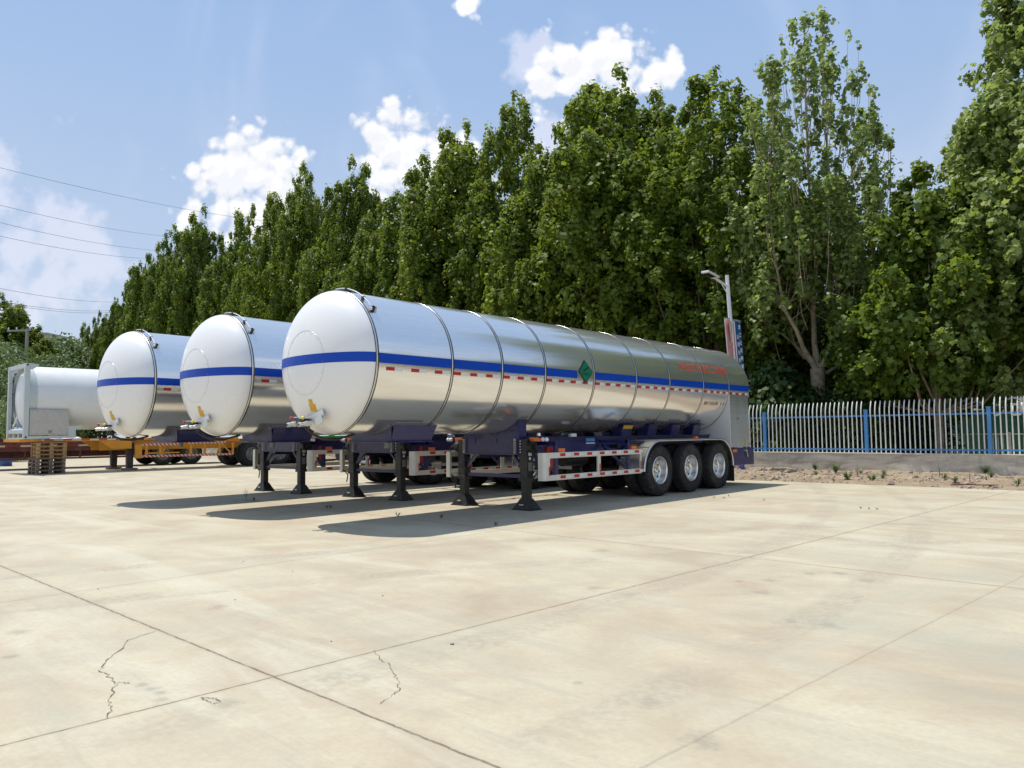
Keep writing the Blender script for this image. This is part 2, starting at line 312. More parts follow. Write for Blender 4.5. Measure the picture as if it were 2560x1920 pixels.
# ------------------------------------------------------------------ mesh builder
class MB:
    def __init__(s, flip=False): s.v = []; s.f = []; s.m = []; s.s = []; s.flip = flip
    def add(s, V, F, mi=0, sm=False):
        o = len(s.v); s.v += [tuple(map(float, p)) for p in V]
        for f in F: s.f.append([o+i for i in f]); s.m.append(mi); s.s.append(sm)
        return s
    def box(s, x0, x1, y0, y1, z0, z1, mi=0):
        V = [(x, y, z) for x in (x0, x1) for y in (y0, y1) for z in (z0, z1)]
        return s.add(V, [(0, 1, 3, 2), (4, 6, 7, 5), (0, 4, 5, 1), (2, 3, 7, 6), (0, 2, 6, 4), (1, 5, 7, 3)], mi)
    def beam(s, p0, p1, w_, h, mi=0, up=(0, 0, 1)):
        p0, p1 = np.array(p0, float), np.array(p1, float); d = p1-p0; d /= np.linalg.norm(d)
        a = np.cross(d, up); a /= max(np.linalg.norm(a), 1e-6); b = np.cross(a, d)
        V = [p+a*i*w_/2+b*j*h/2 for p in (p0, p1) for i, j in ((-1, -1), (1, -1), (1, 1), (-1, 1))]
        return s.add(V, [(3, 2, 1, 0), (4, 5, 6, 7), (0, 1, 5, 4), (1, 2, 6, 5), (2, 3, 7, 6), (3, 0, 4, 7)], mi)
    def tube(s, pts, r, n=8, mi=0, sm=True, closed=False):
        pts = [np.array(p, float) for p in pts]; V = []; F = []; N = len(pts)
        rr = r if isinstance(r, (list, tuple)) else [r]*N; pa = None
        for i, p in enumerate(pts):
            if closed: d = pts[(i+1) % N]-pts[i-1]
            else: d = pts[min(i+1, N-1)]-pts[max(i-1, 0)]
            d = d/max(np.linalg.norm(d), 1e-9)
            if pa is None:
                ref = np.array([0, 0, 1.]) if abs(d[2]) < .9 else np.array([1., 0, 0]); a = np.cross(d, ref)
            else: a = pa-d*(pa@d)
            a /= max(np.linalg.norm(a), 1e-9); pa = a; b = np.cross(d, a)
            V += [p+rr[i]*(a*math.cos(q)+b*math.sin(q)) for q in np.linspace(0, 2*math.pi, n, endpoint=False)]
        for i in range(N if closed else N-1):
            j = (i+1) % N
            F += [(i*n+k, i*n+(k+1) % n, j*n+(k+1) % n, j*n+k) for k in range(n)]
        s.add(V, F, mi, sm)
        if not closed: s.add(V[:n], [tuple(range(n))[::-1]], mi); s.add(V[-n:], [tuple(range(n))], mi)
        return s
    def lathe(s, prof, c, axis='y', n=48, mi=0, sm=True, a0=0, a1=2*math.pi, sx=1):
        """prof: list of (axial, radius[, mat])"""
        V = []; full = abs(a1-a0-2*math.pi) < 1e-6; K = n if full else n+1
        for pr in prof:
            for q in [a0+(a1-a0)*i/n for i in range(K)]:
                A, B = pr[1]*math.cos(q), pr[1]*math.sin(q)
                V.append((c[0]+A, c[1]+pr[0], c[2]+B) if axis == 'y' else (c[0]+pr[0], c[1]+A, c[2]+B) if axis == 'x' else (c[0]+A, c[1]+B, c[2]+pr[0]))
        o = len(s.v); s.v += [tuple(map(float, p)) for p in V]
        for i in range(len(prof)-1):
            mm = prof[i][2] if len(prof[i]) > 2 else mi
            for k in range(n):
                k2 = (k+1) % K if full else k+1
                s.f.append([o+i*K+k, o+i*K+k2, o+(i+1)*K+k2, o+(i+1)*K+k]); s.m.append(mm); s.s.append(sm)
        return s
    def cyl(s, p0, p1, r, n=16, mi=0): return s.tube([p0, p1], r, n, mi)
    def prism(s, poly, axis, a, b, mi=0):
        """poly 2D; axis x: (y,z), y: (x,z), z: (x,y)"""
        def mk(p, t_): return (t_, p[0], p[1]) if axis == 'x' else (p[0], t_, p[1]) if axis == 'y' else (p[0], p[1], t_)
        n = len(poly); V = [mk(p, a) for p in poly]+[mk(p, b) for p in poly]
        F = [tuple(range(n))[::-1], tuple(range(n, 2*n))]+[(i, (i+1) % n, n+(i+1) % n, n+i) for i in range(n)]
        return s.add(V, F, mi)
    def build(s, name, mats, parent=None, bev=0, recalc=True):
        me = bpy.data.meshes.new(name); V = [(x, -y, z) for x, y, z in s.v] if s.flip else s.v
        me.from_pydata(V, [], s.f)
        for m_ in (mats if isinstance(mats, (list, tuple)) else [mats]): me.materials.append(M[m_] if isinstance(m_, str) else m_)
        me.polygons.foreach_set('material_index', s.m); me.polygons.foreach_set('use_smooth', s.s)
        if recalc:
            bm = bmesh.new(); bm.from_mesh(me); bmesh.ops.recalc_face_normals(bm, faces=bm.faces[:]); bm.to_mesh(me); bm.free()
        me.update(); o = bpy.data.objects.new(name, me); COL.objects.link(o)
        if parent is not None: o.parent = parent
        if bev:
            b = o.modifiers.new('bevel', 'BEVEL'); b.width = bev; b.segments = 2; b.limit_method = 'ANGLE'; b.angle_limit = R_(40)
        return o
def empty(name, loc, rz=0):
    o = bpy.data.objects.new(name, None); COL.objects.link(o); o.location = loc; o.rotation_euler = (0, 0, rz); o.empty_display_size = .3; return o
def tag(o, label=None, cat=None, group=None, kind=None):
    for k_, v_ in (('label', label), ('category', cat), ('group', group), ('kind', kind)):
        if v_: o[k_] = v_
    return o
KIDS = {}
def copy_tree(o, parent=None):
    c = o.copy(); COL.objects.link(c); c.parent = parent
    for ch in [x for x in list(bpy.data.objects) if x.parent == o]: copy_tree(ch, c)
    return c
def textmesh(name, txt, size, fn, m_, parent, sp=1.0, align='LEFT', bold=0):
    cu = bpy.data.curves.new(name, 'FONT'); cu.body = txt; cu.size = size; cu.align_x = align; cu.space_character = sp; cu.offset = bold; cu.resolution_u = 3
    o = bpy.data.objects.new(name, cu); COL.objects.link(o); dg = bpy.context.evaluated_depsgraph_get()
    me = bpy.data.meshes.new_from_object(o.evaluated_get(dg)); bpy.data.objects.remove(o)
    for v_ in me.vertices: v_.co = fn(v_.co.x, v_.co.y)
    me.materials.clear(); me.materials.append(M[m_]); me.name = name
    r = bpy.data.objects.new(name, me); COL.objects.link(r); r.parent = parent; return r

# ------------------------------------------------------------------ setting: ground, yard, soil strip, wall
NV = np.array([.694, .72]); DV = np.array([.72, -.694])     # across / along the boundary wall
def row(c, s): return NV*c+DV*s
def rowu(u, c):      # point of the line (distance c beyond the camera across the wall) seen in photo column u
    d = ray(u, 1083); k = c/(d[0]*NV[0]+d[1]*NV[1]); return np.array([d[0]*k, d[1]*k])
b = MB(); b.add([(-900, -900, -.06), (900, -900, -.06), (900, 900, -.06), (-900, 900, -.06)], [(0, 1, 2, 3)])
tag(b.build('ground', 'soil'), kind='structure')
b = MB(); e = [row(19.65, 90), row(19.65, -75), (-70, 20), (-70, -60), (60, -60)]
n_ = len(e); b.prism([tuple(p) for p in e], 'z', -.2, 0)
tag(b.build('yard', 'concrete'), kind='structure')

def hnoise(x, y, seed=0):
    return (math.sin(x*1.7+seed)+math.sin(y*2.3+1.3*seed)+math.sin((x+y)*3.9+seed*2)*.6+math.sin((x-y)*7.1)*.35+math.sin(x*13.1+y*9.7)*.18)/3.1
random.seed(5)
b = MB(); nx, ny = 300, 26; V = []
for i in range(nx):
    for j in range(ny):
        s_ = -42+72*i/(nx-1); c_ = 19.60+(24.2-19.60)*j/(ny-1)+(.07*hnoise(s_*4, 0, 2) if j == 0 else 0)
        p = row(c_, s_); f_ = min(j/5, 1)
        z = -.03+f_*(.05+.10*(c_-19.6)/4.6+.07*hnoise(p[0]*1.3, p[1]*1.3, 1)+random.uniform(-.018, .018)) if j else -.05
        V.append((p[0], p[1], z))
F = [(i*ny+j, (i+1)*ny+j, (i+1)*ny+j+1, i*ny+j+1) for i in range(nx-1) for j in range(ny-1)]
b.add(V, F, 0, True); tag(b.build('soil_strip', 'dirt', recalc=False), kind='structure')
# rubble: nobody could count it
b = MB(); random.seed(11)
for _ in range(4200):
    s_ = random.uniform(-22, 22); c_ = 19.75+4.1*random.random()**.9; p = row(c_, s_); r = random.choice((.015, .02, .025, .03, .04, .07))*random.uniform(.6, 1.3)
    z = -.03+.05+.10*(c_-19.6)/4.6+.07*hnoise(p[0]*1.3, p[1]*1.3, 1)
    V = [(p[0]+r*random.uniform(.5, 1.2)*a, p[1]+r*random.uniform(.5, 1.2)*q, z+r*random.uniform(.3, .8)*cz) for a, q, cz in ((-1, -1, -.5), (1, -1, -.5), (1, 1, -.5), (-1, 1, -.5), (-.6, -.6, 1), (.6, -.6, 1), (.6, .6, 1), (-.6, .6, 1))]
    b.add(V, [(0, 1, 5, 4), (1, 2, 6, 5), (2, 3, 7, 6), (3, 0, 4, 7), (4, 5, 6, 7)], random.choice((0, 0, 1)))
for _ in range(900):
    s_ = random.uniform(-20, 22); c_ = 19.8+4.2*random.random(); p = row(c_, s_); r = random.uniform(.02, .07); a = random.uniform(0, 6.28)
    z = .03+.10*(c_-19.6)/4.6+.07*hnoise(p[0]*1.3, p[1]*1.3, 1); ca0, sa0 = math.cos(a)*r, math.sin(a)*r
    b.add([(p[0]+ca0, p[1]+sa0, z), (p[0]-sa0*.5, p[1]+ca0*.5, z+r*.4), (p[0]-ca0, p[1]-sa0, z+r*.1), (p[0]+sa0*.5, p[1]-ca0*.5, z+.01)], [(0, 1, 2, 3)], 2)
tag(b.build('rubble', ['stone', 'soil', 'woodd']), 'small stones and broken rubble scattered on the sandy strip below the wall', 'rubble', kind='stuff')

# cracks in the slab
def crack(pts, wd, seed):
    random.seed(seed); P_ = []
    for (x0, y0), (x1, y1) in zip(pts, pts[1:]):
        for k in range(5): P_.append((x0+(x1-x0)*k/5+random.uniform(-.012, .012), y0+(y1-y0)*k/5+random.uniform(-.012, .012)))
    P_.append(pts[-1]); b = MB(); V = []
    for i, (x, y) in enumerate(P_):
        a, c_ = P_[max(i-1, 0)], P_[min(i+1, len(P_)-1)]; dx, dy = c_[0]-a[0], c_[1]-a[1]; L = math.hypot(dx, dy) or 1
        h = wd*.75*random.uniform(.2, 1.1)*(.5 if i in (0, len(P_)-1) else 1); V += [(x-dy/L*h, y+dx/L*h, .004), (x+dy/L*h, y-dx/L*h, .004)]
    b.add(V, [(2*i, 2*i+1, 2*i+3, 2*i+2) for i in range(len(P_)-1)]); return b
M['crack'] = mat('crack_dark', (.20, .165, .12), .95, var=.4, scale=30)
for pts, wd in (([(-2.493,5.418),(-2.56,5.182),(-2.485,4.845),(-2.442,4.63),(-2.409,4.531),(-2.291,4.409),(-2.188,4.286),(-2.113,4.117),(-2.064,3.977),(-2.002,3.894),(-1.962,3.769)],.0045),
                ([(-2.192,4.306),(-2.111,4.284)],.006),
                ([(-0.871,4.881),(-0.812,4.693),(-0.734,4.598),(-0.683,4.402),(-0.639,4.28),(-0.613,4.146),(-0.636,4.023),(-0.678,3.923)],.004),
                ([(-1.623,4.05),(-1.56,4.04),(-1.531,4.013),(-1.50,3.99),(-1.516,3.946),(-1.57,3.99),(-1.623,4.05)],.005)):
    tag(crack(pts, wd, len(pts)).build('pavement_crack', 'crack'), kind='structure')

# boundary wall + railings
def posts_s(u): p = rowu(u, 24.27); return float(p@DV)
s3, s2_, s1_ = posts_s(2474.5), posts_s(2166.5), posts_s(1912.5)
gap = (s3-s1_)/2
random.seed(3)
wall = empty('boundary_wall', (*row(24.15, 0), 0))
def rowbox(b, c0, c1, s0, s1, z0, z1, mi=0, off=(0, 0), nseg=1):
    V = []; 
    for s_ in np.linspace(s0, s1, nseg+1):
        for c_ in (c0, c1):
            for z in (z0, z1): p = row(c_, s_)-np.array(off); V.append((p[0], p[1], z))
    F = [(0, 1, 3, 2), tuple(4*nseg+i for i in (0, 2, 3, 1))]
    for i in range(nseg):
        o = 4*i; F += [(o, o+4, o+5, o+1), (o+2, o+3, o+7, o+6), (o+1, o+5, o+7, o+3), (o, o+2, o+6, o+4)]
    b.add(V, F, mi)
W0 = row(24.15, 0)
b = MB(); rowbox(b, 24.15, 24.40, -60, 40, -.15, .615, off=W0); b.build('wall_face', 'wall', wall)
M['cope'] = mat('pale_coping', (.66, .62, .54), .8, var=.12, scale=3, dirt=.2)
b = MB(); rowbox(b, 24.13, 24.42, -60, 40, .615, .652, off=W0); b.build('coping', 'cope', wall, bev=.006)
tag(wall, 'low weathered grey rendered wall with pale coping under the railings', 'wall')
fence = empty('railing_fence', (*row(24.27, 0), 0)); F0 = row(24.27, 0)
tag(fence, 'sky blue and white metal railing fence with curved pointed pickets on the low wall', 'fence')
posts = [s3+gap*k for k in (-6, -5, -4, -3, -2, -1, 0, 1, 2, 3)]
b = MB(); b.box(-.048, .048, -.048, .048, 0, 1.27); b.prism([(-.056, -.056), (.056, -.056), (.056, .056), (-.056, .056)], 'z', 1.27, 1.30)
rz_ = math.atan2(DV[1], DV[0])
pm = b.build('post', 'skyblue', fence, bev=.006)
for i, s_ in enumerate(posts):
    o = pm if i == 0 else pm.copy()
    if i: COL.objects.link(o); o.parent = fence
    p = row(24.27, s_)-F0; o.location = (p[0], p[1], .652); o.rotation_euler = (0, 0, rz_)
for z in (.735, 1.75):
    for i in range(len(posts)-1):
        b = MB(); rowbox(b, 24.25, 24.29, posts[i]+.05, posts[i+1]-.05, z, z+.045, off=F0); b.build('rail', 'skyblue', fence)
# one picket, curved away from the yard at the tip
def picket_pts():
    P_ = [(0, .01), (0, .30), (0, 1.05)]
    for k in range(1, 7): a = k/6; P_.append((-.028*math.sin(math.pi*a)+.075*a*a, 1.05+.50*a))
    return P_
pb = MB(); pp = picket_pts(); pb.tube([(0, x, z) for x, z in pp]+[(0, pp[-1][0]+.015, 1.59)], [.019]*8+[.019, .004], 8)
pk = None; cnt = 0; extra = MB()
plist = []
for i in range(len(posts)-1):
    for k in range(1, 24): plist.append(posts[i]+gap*k/24)
vis = sorted(plist, key=lambda s_: abs(s_-(s1_+s3)/2-1.0))[:100]
for s_ in plist:
    p = row(24.27, s_)-F0
    if s_ in vis:
        if pk is None: pk = o = pb.build('picket', 'fwhite', fence)
        else: o = pk.copy(); COL.objects.link(o); o.parent = fence
        o.location = (p[0], p[1], .64); o.rotation_euler = (0, 0, rz_)
    else:
        cs, sn = math.cos(rz_), math.sin(rz_)
        extra.add([(p[0]+x*cs-y*sn, p[1]+x*sn+y*cs, z+.64) for x, y, z in pb.v], pb.f, 0, True)
tag(extra.build('picket_run', 'fwhite', fence), kind='stuff')

# ------------------------------------------------------------------ tanker semi-trailer
TR, TZ = 1.083, 2.431
G = [-3.559, -2.09, -.939, .199, 1.679, 3.183, 4.53, 6.083, 7.406]
XE = 8.54; BUL = .515
def cylpt(x, a, r=TR): return (x, r*math.cos(a), TZ+r*math.sin(a))
def zang(z): return math.asin((z-TZ)/TR)
def domex(r): return G[0]-BUL*math.sqrt(max(0, 1-(r/TR)**2))
def patch(b, x0, x1, z0, z1, r=TR+.004, mi=0, n=6, side=1, nx=1):
    a0, a1 = zang(z0), zang(z1); V = []
    for i in range(nx+1):
        for j in range(n+1):
            p = cylpt(x0+(x1-x0)*i/nx, a0+(a1-a0)*j/n, r); V.append((p[0], side*p[1], p[2]))
    b.add(V, [(i*(n+1)+j, (i+1)*(n+1)+j, (i+1)*(n+1)+j+1, i*(n+1)+j+1) for i in range(nx) for j in range(n)], mi, True)
def wheel(b_, parent, x, z, side, yo, r=.54, w_=.27, rimR=.292, outer=True, rimmat='rim'):
    """side +1 near; yo: y of the outer face; two parts: tyre > rim"""
    s = side; c = (x, 0, z); t_ = MB(True)
    prof = [(0-.035, rimR), (-.012, rimR+.03), (0, .40), (-.012, .47), (-.035, .512), (-.055, .530)]
    prof += [(-.07, .537), (-.075, .525), (-.083, .525), (-.088, .539), (-.115, .54), (-.12, .527), (-.132, .527), (-.137, .54), (-.165, .539), (-.17, .525), (-.178, .525), (-.183, .537)]
    prof += [(-w_+.055, .530), (-w_+.035, .512), (-w_+.012, .47), (-w_, .40), (-w_+.012, rimR+.03), (-w_+.035, rimR)]
    t_.lathe([(s*(yo+a) if True else 0, q*r/.54 if q > rimR+.001 else q) for a, q in prof], c, 'y', 64)
    # shoulder tread lugs
    for k in range(56):
        a = 2*math.pi*k/56; ca, sa = math.cos(a), math.sin(a)
        for y0, y1 in ((-.068, -.012), (-w_+.012, -w_+.068)):
            V = []
            for yy_ in (y0, y1):
                for da in (-.030, .030):
                    for rr in (.50, .5395 if (yy_ in (-.068, -w_+.068)) else .520):
                        V.append((x+rr*math.cos(a+da), s*(yo+yy_), z+rr*math.sin(a+da)))
            t_.add(V, [(0, 1, 3, 2), (4, 6, 7, 5), (0, 4, 5, 1), (2, 3, 7, 6), (1, 5, 7, 3)])
    ty = t_.build('tyre', 'rubber', parent)
    m_ = MB(True)
    if outer:   # dished rim of a dual pair: barrel going in to the hub disc
        m_.lathe([(s*(yo-.028), rimR+.006), (s*(yo-.014), rimR-.002), (s*(yo-.016), rimR-.014), (s*(yo-.04), rimR-.024), (s*(yo-.06), rimR-.028), (s*(yo-.155), rimR-.038), (s*(yo-.165), rimR-.045), (s*(yo-.175), rimR-.055), (s*(yo-.18), .20), (s*(yo-.175), .155), (s*(yo-.16), .14)], c, 'y', 48)
        m_.lathe([(s*(yo-.16), .14), (s*(yo-.16), .0)], c, 'y', 24)
        m_.lathe([(s*(yo-.165), .075), (s*(yo-.105), .07), (s*(yo-.095), .055), (s*(yo-.093), 0)], c, 'y', 24, mi=0)
        for k in range(10):
            a = 2*math.pi*k/10+.2
            m_.cyl((x+.125*math.cos(a), s*(yo-.175), z+.125*math.sin(a)), (x+.125*math.cos(a), s*(yo-.135), z+.125*math.sin(a)), .014, 6)
            m_.cyl((x+.205*math.cos(a+.31), s*(yo-.19), z+.205*math.sin(a+.31)), (x+.205*math.cos(a+.31), s*(yo-.1755), z+.205*math.sin(a+.31)), .028, 12, 1)
    else: m_.lathe([(s*(yo-.03), rimR+.004), (s*(yo-.05), rimR-.03), (s*(yo-.14), rimR-.05), (s*(yo-.15), .0)], c, 'y', 32)
    m_.build('rim', [rimmat, 'black'], ty)
def make_trailer():
    T = empty('tanker_trailer', (0, 0, 0))
    # shell
    b = MB(True); xs = [G[0]]+[x for x in np.linspace(G[0], XE, 26)[1:-1]]+[XE]
    b.lathe([(x, TR) for x in xs], (0, 0, TZ), 'x', 160); b.lathe([(XE, TR), (XE+.004, TR-.02), (XE+.004, 0)], (0, 0, TZ), 'x', 96)
    shell = b.build('tank_shell', 'steel', T)
    # front dome
    b = MB(True); pr = [(G[0]-BUL*math.sin(k), TR*math.cos(k)) for k in np.linspace(0, math.pi/2, 30)]
    b.lathe([(x, max(r, .0005)) for x, r in pr], (0, 0, TZ), 'x', 128); dome = b.build('tank_head', 'white', T)
    # manhole outline with rivets on the dome
    b = MB(True); b.tube([(domex(math.hypot(.47*math.cos(a), -.03+.47*math.sin(a)))-.001, .47*math.cos(a), TZ-.03+.47*math.sin(a)) for a in np.linspace(0, 2*math.pi, 60, endpoint=False)], .0022, 5, closed=True)
    for k in range(16):
        a = 2*math.pi*k/16; y, z = .44*math.cos(a), -.03+.44*math.sin(a); x = domex(math.hypot(y, z)); b.cyl((x-.004, y, TZ+z), (x+.01, y, TZ+z), .005, 6)
    b.build('cover_ring', 'alu', dome)
    # dome stripe
    b = MB(True); V = []; n = 40
    for i in range(n+1):
        y = -TR*.9999*math.cos(math.pi*i/n)
        for z in (2.368, 2.415, 2.462, 2.508): r_ = math.hypot(y, z-TZ); k_ = min(1, TR*.9999/r_); V.append((domex(r_*k_)-.0035, y*k_*1.003, z))
    b.add(V, [(i*4+j, (i+1)*4+j, (i+1)*4+j+1, i*4+j+1) for i in range(n) for j in range(3)], 0, True); b.build('stripe', 'stripe', dome)
    # side stripes
    for sd in (1, -1):
        edges = [(G[i]+.035, G[i+1]-.035) for i in range(8)]+[(G[8]+.035, XE-.01)]
        for i, (x0, x1) in enumerate(edges):
            b = MB(True); patch(b, x0, 1.13 if sd == 1 and i == 3 else x1, 2.362, 2.503, side=sd)
            b.build('stripe', 'stripe', T, recalc=False)
    # ring bands
    for gx in G:
        b = MB(True); w_ = .016
        b.lathe([(gx-w_, TR+.001), (gx-w_, TR+.006), (gx+w_, TR+.006), (gx+w_, TR+.001)], (0, 0, TZ), 'x', 128)
        for sx in (-1, 1):
            a_, c_ = gx+sx*(w_+.001), gx+sx*(w_+.012)
            b.lathe([(a_, TR+.0), (a_, TR+.005), (c_, TR+.005), (c_, TR+.0)], (0, 0, TZ), 'x', 128, mi=1)
        b.build('ring_band', ['alu', 'seal'], T)
    # red/white reflector strips
    xs = []
    spans = [(G[0], G[1], 3), (G[1], G[2], 3), (G[2], G[3], 3), (G[3], G[4], 4), (G[4], G[5], 4), (G[5], G[6], 4), (G[6], G[7], 4), (G[7], G[8], 4), (G[8], XE, 3)]
    for i, (x0, x1, n) in enumerate(spans):
        st_ = (x1-x0-.06)/n
        for k in range(n):
            xa = x0+.035+st_*k+(st_-.34 if i == 0 else 0)
            if i == 3 and k == 3: xa += .02
            b = MB(True); L = .15; patch(b, xa, xa+L, 2.262, 2.312, mi=0, n=2); patch(b, xa+L+.001, min(xa+2*L, x1-.037), 2.262, 2.312, mi=1, n=2)
            b.build('reflector_strip', ['red', 'wtape'], T, recalc=False)
    # diamond placard
    def dia(hw, hh, r, mi, b):
        V = []; cx, cz = 1.392, 2.497; n = 8
        for i in range(-n, n+1):
            z = cz+hh*i/n; w_ = hw*(1-abs(i)/n); a = zang(z); V += [(cx-w_, r*math.cos(a), TZ+r*math.sin(a)), (cx+w_, r*math.cos(a), TZ+r*math.sin(a))]
        b.add(V, [(2*i, 2*i+1, 2*i+3, 2*i+2) for i in range(2*n)], mi, True)
    b = MB(True); dia(.225, .225, TR+.012, 1, b); dia(.2, .2, TR+.014, 0, b); dia(.19, .19, TR+.0155, 0, b)
    # gas cylinder silhouette
    def sil(pts, ang, cx, cz, r):
        V = []
        for x, y in pts:
            X = cx+x*math.cos(ang)-y*math.sin(ang); Z = cz+x*math.sin(ang)+y*math.cos(ang); a = zang(Z); V.append((X, r*math.cos(a), TZ+r*math.sin(a)))
        b.add(V, [tuple(range(len(V)))], 2)
    sil([(-.10, -.016), (.05, -.016), (.075, -.008), (.105, -.008), (.105, .008), (.075, .008), (.05, .016), (-.10, .016), (-.105, .008), (-.105, -.008)], R_(24), 1.40, 2.545, TR+.0175)
    pl = b.build('hazard_placard', ['green', 'greend', 'blktext'], T, recalc=False)
    def wrap(x0, z0, sx=1, r=TR+.008): return lambda tx, ty: Vector((x0+tx*sx, -r*math.cos(zang(z0+ty)), TZ+r*math.sin(zang(z0+ty))))
    textmesh('lettering', '不燃气体', .052, wrap(1.30, 2.43, .95, TR+.019), 'blktext', pl)
    textmesh('lettering', '2', .05, wrap(1.375, 2.335, .95, TR+.019), 'blktext', pl)
    textmesh('lettering', '28.5立方米 液态二氧化碳', .235, wrap(5.06, 2.745, .93), 'redtext', T, sp=.97)
    textmesh('lettering', '罐体下次检验日期:    年  月', .093, wrap(6.24, 1.985, .94), 'blktext', T)
    # dome labels
    b = MB(True)
    for y0, y1, z0, z1 in ((.045, .135, 1.805, 1.865), (.03, .175, 1.69, 1.80)):
        V = [(domex(math.hypot(y, z-TZ))-.004, y, z) for y, z in ((y0, z0), (y1, z0), (y1, z1), (y0, z1))]; b.add(V, [(0, 1, 2, 3)])
    b.build('warning_label', 'ylabel', dome, recalc=False)
    # air coupling panel under the dome
    vz, vx = 1.56, -3.98
    b = MB(True); b.prism([(-.19, 1.57), (.34, 1.72), (.38, 1.60), (.33, 1.58), (-.15, 1.50)], 'x', vx+.02, vx+.035); b.prism([(.20, 1.585), (.36, 1.645), (.40, 1.535), (.24, 1.475)], 'x', vx-.015, vx+.0)
    cp = b.build('coupling_plate', 'alu', T, bev=.003)
    for y, m_ in ((-.20, 'redp'), (.10, 'yelp')):
        b = MB(True); b.cyl((vx-.02, y-.09, vz-.045), (vx-.13, y-.12, vz-.06), .032, 14); b.cyl((vx-.131, y-.12, vz-.06), (vx-.135, y-.121, vz-.0605), .018, 10, 1); b.box(vx-.05, vx+.03, y-.12, y-.02, vz-.08, vz-.005, 0)
        b.build('air_coupling', ['alu', 'black'], cp)
        b = MB(True); b.lathe([(0, .003), (.010, .023), (.025, .028), (.042, .022), (.048, 0.002)], (vx-.10, y-.06, vz+.015), 'z', 14); b.build('knob', m_, cp)
    b = MB(True); b.cyl((vx-.09, -.24, vz+.05), (vx-.09, .09, vz+.055), .007, 6, 0); b.box(vx-.06, vx+.02, -.10, .0, vz-.06, vz+.03, 1); b.build('valve_body', ['alu', 'black'], cp)
    b = MB(True); b.tube([(vx, -.08, vz-.05), (vx+.02, -.03, vz-.13), (vx+.10, .0, vz-.20), (vx+.22, .06, vz-.27), (vx+.40, .14, vz-.28), (vx+.7, .2, vz-.2)], .018, 8)
    b.tube([(vx-.01, .06, vz-.08), (vx+.03, -.01, vz-.12), (vx+.12, -.02, vz-.20), (vx+.25, .03, vz-.26), (vx+.5, .12, vz-.27)], .018, 8); b.build('air_hose', 'black', cp)
    # marker lamp and cable pipe over the top of the front band
    b = MB(True); b.tube([cylpt(-3.47+.0*k, R_(44+3.2*k), TR+.045) for k in range(16)], .010, 8); b.build('cable_pipe', 'lampwhite', T)
    for a in (R_(55), R_(78)): b = MB(True); p = np.array(cylpt(-3.47, a, TR+.03)); b.beam(p+[-.022, 0, 0], p+[.022, 0, 0], .045, .045); b.build('pipe_clamp', 'black', T)
    b = MB(True); p = np.array(cylpt(-3.45, R_(41), TR+.03)); b.beam(p+[-.015, 0, -.038], p+[.015, 0, .042], .045, .035, 0, (0, 1, 0)); b.beam(p+[.03, .0, -.04], p+[.035, .01, .04], .05, .012, 1, (0, 1, 0)); b.cyl(p+[-.06, 0, .0], p+[-.03, 0, 0], .026, 10, 2); b.build('marker_lamp', ['black', 'alu', 'lampwhite'], T)
    # rear cabinet
    cx0, cx1, cy = 7.40, 8.45, 1.086
    b = MB(True); b.box(cx0+.02, cx1, -cy+.006, cy-.006, .945, TZ-.19); cab = b.build('rear_cabinet', 'white', T)
    b = MB(True); b.box(cx0, cx0+.017, -cy, cy, .945, TZ-.175); b.build('bulkhead', 'white', cab)
    for sd in (1, -1):
        b = MB(True); V = []; nx_, nz_ = 2, 2
        y = sd*(cy); b.box(cx0+.018, cx1+.02, min(y-.005, y), max(y-.005, y), .95, TZ-.172); b.build('side_panel', 'wavy', cab)
        b = MB(True)
        for i, lx in enumerate((.14, .28, .55, .69)):
            for j in range(9): z = TZ-.30-j*.055; b.box(cx0+lx, cx0+lx+.05, sd*cy-(.0 if sd > 0 else .008), sd*cy+(.008 if sd > 0 else 0), z, z+.008)
        b.build('louvre', 'alu', cab)
    b = MB(True); b.box(cx0+.40, cx0+.47, cy, cy+.012, 1.62, 1.69); b.box(cx0+.02, cx1, cy, cy+.004, 1.80, 1.806); b.build('lock', 'grey', cab)
    b = MB(True); b.cyl((cx0+.82, cy-.002, 1.06), (cx0+.82, cy+.015, 1.06), .055, 14); b.build('reflector', 'ylabel', cab)
    b = MB(True); b.box(cx0-.02, 8.56, -1.16, 1.16, .50, .925); b.build('rear_crossbox', 'blue', T, bev=.01)
    b = MB(True); b.box(cx0-.08, cx0+.14, 1.162, 1.185, .83, .90); b.build('side_marker', 'amber', T)
    b = MB(True); b.beam((8.06, 1.175, .90), (8.14, 1.19, .70), .02, .035); b.cyl((8.0, 1.17, .87), (8.1, 1.17, .87), .03, 8); b.build('latch', 'alu', T)
    # frame beams
    for sd in (1, -1):
        b = MB(True); y = sd*.5; b.box(.12, 8.4, y-.012, y+.012, .90, 1.25); b.box(.12, 8.4, y-.07, y+.07, 1.25, 1.268); b.box(.12, 8.4, y-.07, y+.07, .888, .90); b.build('frame_beam', 'blue', T)
    b = MB(True)
    for x in (.6, 1.5, 2.5, 3.2, 4.5, 5.8, 7.1): b.box(x, x+.08, -.48, .48, .98, 1.15)
    b.build('cross_member', 'blue', T)
